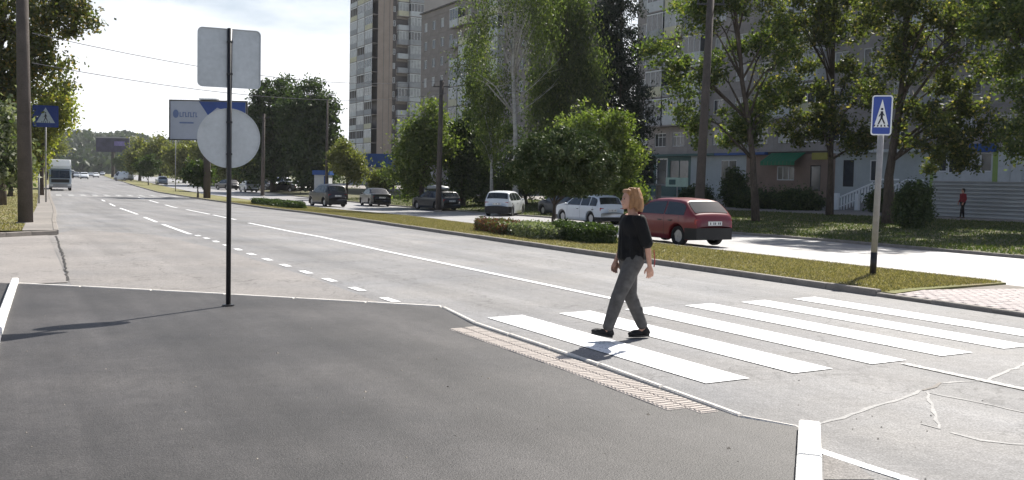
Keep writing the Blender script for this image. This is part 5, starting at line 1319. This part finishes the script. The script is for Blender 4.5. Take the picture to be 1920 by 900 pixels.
A_.ell((0, .035, 1.500), (.070, .088, .105)); A_.ell((0, .075, 1.455), (.048, .052, .052)); A_.cap((0, .10, 1.505), (0, .128, 1.478), .010, .014); A_.ell((0, .112, 1.448), (.022, .012, .008)); A_.ell((0, .098, 1.415), (.022, .022, .018))
for s_ in (-1, 1): A_.ell((s_*.070, .025, 1.495), (.012, .022, .032))
A_.cap((0, -.02, 1.28), (0, .015, 1.43), .056, .050); A_.ell((0, 0, 1.20), (.155, .105, .15)); A_.ell((0, 0, 1.03), (.125, .095, .12)); A_.ell((0, -.01, .90), (.155, .12, .12)); A_.cap((-.135, -.005, 1.295), (.135, -.005, 1.295), .055, .055)
aL = [(-.175, -.01, 1.285), (-.215, -.085, 1.03), (-.215, -.115, .815)]; aR = [(.175, 0, 1.285), (.195, .0, 1.03), (.165, .11, .835)]
for a in (aL, aR): A_.cap(a[0], a[1], .046, .036); A_.cap(a[1], a[2], .036, .024)
hand(A_, aL[2], (0, -.12, -1), -1, .55); hand(A_, aR[2], (-.1, .25, -1), 1, .6)
for s_ in 'LR': A_.cap(J['hip'+s_], J['knee'+s_], .085, .055); A_.cap(J['knee'+s_], J['ank'+s_], .052, .034)
A_.cap(J['ankL'], (-.075, .37, .080), .034, .022); A_.cap(J['ankR'], (.085, -.12, .045), .034, .022)
body = blob('body', A_, .0065, m_skin, wm, 4)
for s_ in (-1, 1):
    e_ = MB(); e_.ell((s_*.028, .112, 1.508), (.011, .007, .006), 10, 6); e_.build('eye', m_ink, wm, smooth=True); e_ = MB(); e_.cap((s_*.014, .117, 1.527), (s_*.044, .104, 1.528), .004, .003); e_.build('eyebrow', m_hair, wm, smooth=True)
e_ = MB(); e_.cap((-.018, .119, 1.447), (.018, .119, 1.447), .005, .005); e_.build('mouth', M('lips', (.36, .10, .09), .4), wm, smooth=True)
# hair: a layered bob, locks over a cap
Hh_ = MB(); Hh_.ell((0, -.006, 1.532), (.083, .098, .098)); Hh_.ell((0, -.032, 1.470), (.082, .070, .088)); Hh_.ell((0, -.052, 1.425), (.066, .05, .055)); Hh_.cap((-.055, .072, 1.588), (.055, .072, 1.588), .026, .026)
for k in range(64):
    a = -PI*.30+(PI*1.6)*k/63; x, y = math.cos(a), -math.sin(a)
    p0 = (x*.05, .0+y*.06, 1.605+random.uniform(-.012, .02)); p1 = (x*.088, -.005+y*.098, 1.51); p2 = (x*.092, -.02+y*.092, 1.42+random.uniform(-.02, .02)); ln = 1.385 if y < .3 else 1.44
    p3 = (x*.075, -.03+y*.075, ln+random.uniform(-.02, .02)); r_ = random.uniform(.007, .012); x *= random.uniform(.94, 1.1); y *= random.uniform(.94, 1.1); ln += random.uniform(-.03, .03)
    Hh_.cap(p0, p1, r_, r_); Hh_.cap(p1, p2, r_, r_*.9); Hh_.cap(p2, p3, r_*.9, r_*.4)
Hc = blob('hair', Hh_, .0058, m_hair, wm, 1, cut=None)
bm = bmesh.new(); bm.from_mesh(Hc.data)
dl = [f for f in bm.faces if f.calc_center_median().y > .070 and f.calc_center_median().z < 1.545 and abs(f.calc_center_median().x) < .075]
bmesh.ops.delete(bm, geom=dl, context='FACES'); bm.to_mesh(Hc.data); bm.free()
S_ = MB(); S_.ell((0, 0, 1.205), (.188, .135, .165)); S_.ell((0, -.005, 1.04), (.172, .138, .15)); S_.ell((0, -.01, .90), (.182, .145, .12)); S_.cap((-.15, -.005, 1.29), (.15, -.005, 1.29), .070, .070)
for a in (aL, aR): d_ = Vector(a[1])-Vector(a[0]); S_.cap(a[0], Vector(a[0])+d_*.92, .070, .066)
for k in range(7): a = random.uniform(0, 2*PI); S_.cap((.15*math.cos(a), .115*math.sin(a), 1.18), (.165*math.cos(a+.2), .13*math.sin(a+.2), .88), .022, .026)
blob('t_shirt', S_, .010, m_shirt, wm, 2, cut=[((0, 0, .845), (0, .0, -1)), ((0, 0, 1.345), (0, .12, 1))])
T_m = MB(); T_m.ell((0, -.01, .88), (.165, .130, .13))
for s_ in 'LR':
    h, k, a = (Vector(J[n_+s_]) for n_ in ('hip', 'knee', 'ank')); T_m.cap(h, k, .108, .076); T_m.cap(k, k.lerp(a, .86), .078, .060)
    for q in range(3): t_ = random.uniform(.1, .8); c_ = k.lerp(a, t_); T_m.cap(c_+Vector((-.05, -.035, .02)), c_+Vector((.05, -.03, -.02)), .022, .02)
blob('trousers', T_m, .010, m_trous, wm, 2)
for nm, tilt_, hx_, hy, hz in (('shoe', .20, -.075, .275, .034), ('shoe', -.02, .085, -.225, .006)):
    f = MB(); f.ell((0, .02, .055), (.040, .055, .052)); f.ell((0, .115, .042), (.044, .085, .036)); f.ell((0, .165, .034), (.042, .052, .028)); f.cap((0, -.01, .045), (0, .02, .09), .036, .036)
    o = blob(nm, f, .008, m_shoe, wm, 3, cut=[((0, 0, .018), (0, 0, -1))]); o.location = (hx_, hy-.01, hz); o.rotation_euler = (tilt_, 0, 0)
    s2 = MB(); pts = [(.042*math.sin(q), .085+.125*math.cos(q)) for q in [2*PI*k/20 for k in range(20)]]; s2.prism(pts, 0, .022); s2.build('sole', m_black, o)
# bag strap seen behind the arm
mb = MB(); mb.tube([(-.262, -.14, .98), (-.27, -.15, .86), (-.262, -.145, .80)], .006, 5); mb.build('wrist_strap', M('red_cord', (.35, .05, .05), .6), wm)

b = P(1804, 411)
pr = thing('person', 'distant person in a dark red top and black trousers before the ribbed metal fence', 'person', ground(b, .02), head_to_rz(-100))
A_ = MB(); A_.ell((0, .02, 1.56), (.075, .09, .115)); A_.cap((0, 0, 1.36), (0, .01, 1.48), .055, .05); A_.ell((0, 0, 1.22), (.16, .11, .2)); A_.ell((0, 0, .98), (.15, .11, .15)); A_.cap((-.15, 0, 1.36), (.15, 0, 1.36), .05, .05)
for s_, yy in ((-1, .18), (1, -.14)):
    A_.cap((s_*.18, 0, 1.35), (s_*.23, -.02, 1.08), .045, .036); A_.cap((s_*.23, -.02, 1.08), (s_*.2, .12, .90), .035, .026); hand(A_, (s_*.2, .12, .90), (0, .4, -1), s_)
    A_.cap((s_*.09, 0, .92), (s_*.09, yy*.7, .5), .085, .055); A_.cap((s_*.09, yy*.7, .5), (s_*.09, yy, .08), .05, .035); A_.cap((s_*.09, yy, .06), (s_*.09, yy+.15, .04), .035, .03)
blob('body', A_, .012, m_skin, pr, 4)
S_ = MB(); S_.ell((0, 0, 1.22), (.19, .135, .22)); S_.ell((0, 0, 1.0), (.18, .13, .16)); S_.cap((-.17, 0, 1.35), (.17, 0, 1.35), .06, .06)
for s_ in (-1, 1): S_.cap((s_*.19, 0, 1.35), (s_*.235, -.02, 1.08), .06, .05); S_.cap((s_*.235, -.02, 1.08), (s_*.205, .10, .92), .048, .04)
blob('sweater', S_, .014, M('dark_red_knit', (.20, .02, .03), .85, .15, 10), pr, 3, cut=[((0, 0, .90), (0, 0, -1))])
S_ = MB(); S_.ell((0, 0, .93), (.17, .125, .13))
for s_, yy in ((-1, .18), (1, -.14)): S_.cap((s_*.09, 0, .92), (s_*.09, yy*.7, .5), .10, .07); S_.cap((s_*.09, yy*.7, .5), (s_*.09, yy*.98, .13), .066, .05); 
blob('trousers', S_, .014, m_shirt, pr, 3)
S_ = MB(); S_.ell((0, -.01, 1.60), (.09, .10, .105)); S_.ell((0, -.04, 1.54), (.085, .07, .1)); blob('hair', S_, .014, M('dark_hair', (.03, .02, .015), .6), pr, 2)
for s_, yy in ((-1, .18), (1, -.14)): S_ = MB(); S_.cap((s_*.09, yy-.02, .05), (s_*.09, yy+.16, .04), .05, .04); S_.build('shoe', m_shoe, pr, smooth=True)
print('triangles', sum(len(o.data.polygons) for o in bpy.data.objects if o.type == 'MESH'))

# loose grit and bits of leaf lying about the corner
mb = MB()
for i in range(260):
    x, y = random.uniform(-7, 4), random.uniform(3.5, 13) if i % 2 else random.uniform(3.5, 9)
    s_, u_ = su(x, y); on = u_ < 4.2; r_ = random.uniform(.004, .012)*(1 if i % 9 else 1.8); z_ = zg(x, y)+(.031 if on else .004)
    a_ = random.uniform(0, 6.28); c_, d_ = math.cos(a_)*r_, math.sin(a_)*r_
    mb.add([(x+c_, y+d_, z_), (x-d_*.7, y+c_*.7, z_), (x-c_, y-d_, z_), (x+d_*.7, y-c_*.7, z_), (x, y, z_+r_*.6)], [(0, 1, 4), (1, 2, 4), (2, 3, 4), (3, 0, 4)])
tag(mb.build('loose_grit', M('grit', (.30, .27, .23), .9, .5, 9)), 'loose grit and crumbs scattered over the asphalt corner and road edge', 'grit', kind='stuff')

# ================================================================ air
mb = MB(); mb.box(-2300, 1500, -900, 2400, -4, 78)
hz = mb.build('haze', M('haze_air', (1, 1, 1))); tag(hz, 'thin pale summer haze over the street and the far hills', 'haze', kind='stuff')
hm = hz.data.materials[0]; nt = hm.node_tree; nt.nodes.clear(); vol = N(nt, 'ShaderNodeVolumePrincipled'); vol.inputs['Color'].default_value = (.93, .96, 1, 1); vol.inputs['Density'].default_value = .00013; vol.inputs['Anisotropy'].default_value = .1
o = N(nt, 'ShaderNodeOutputMaterial'); nt.links.new(vol.outputs[0], o.inputs['Volume'])
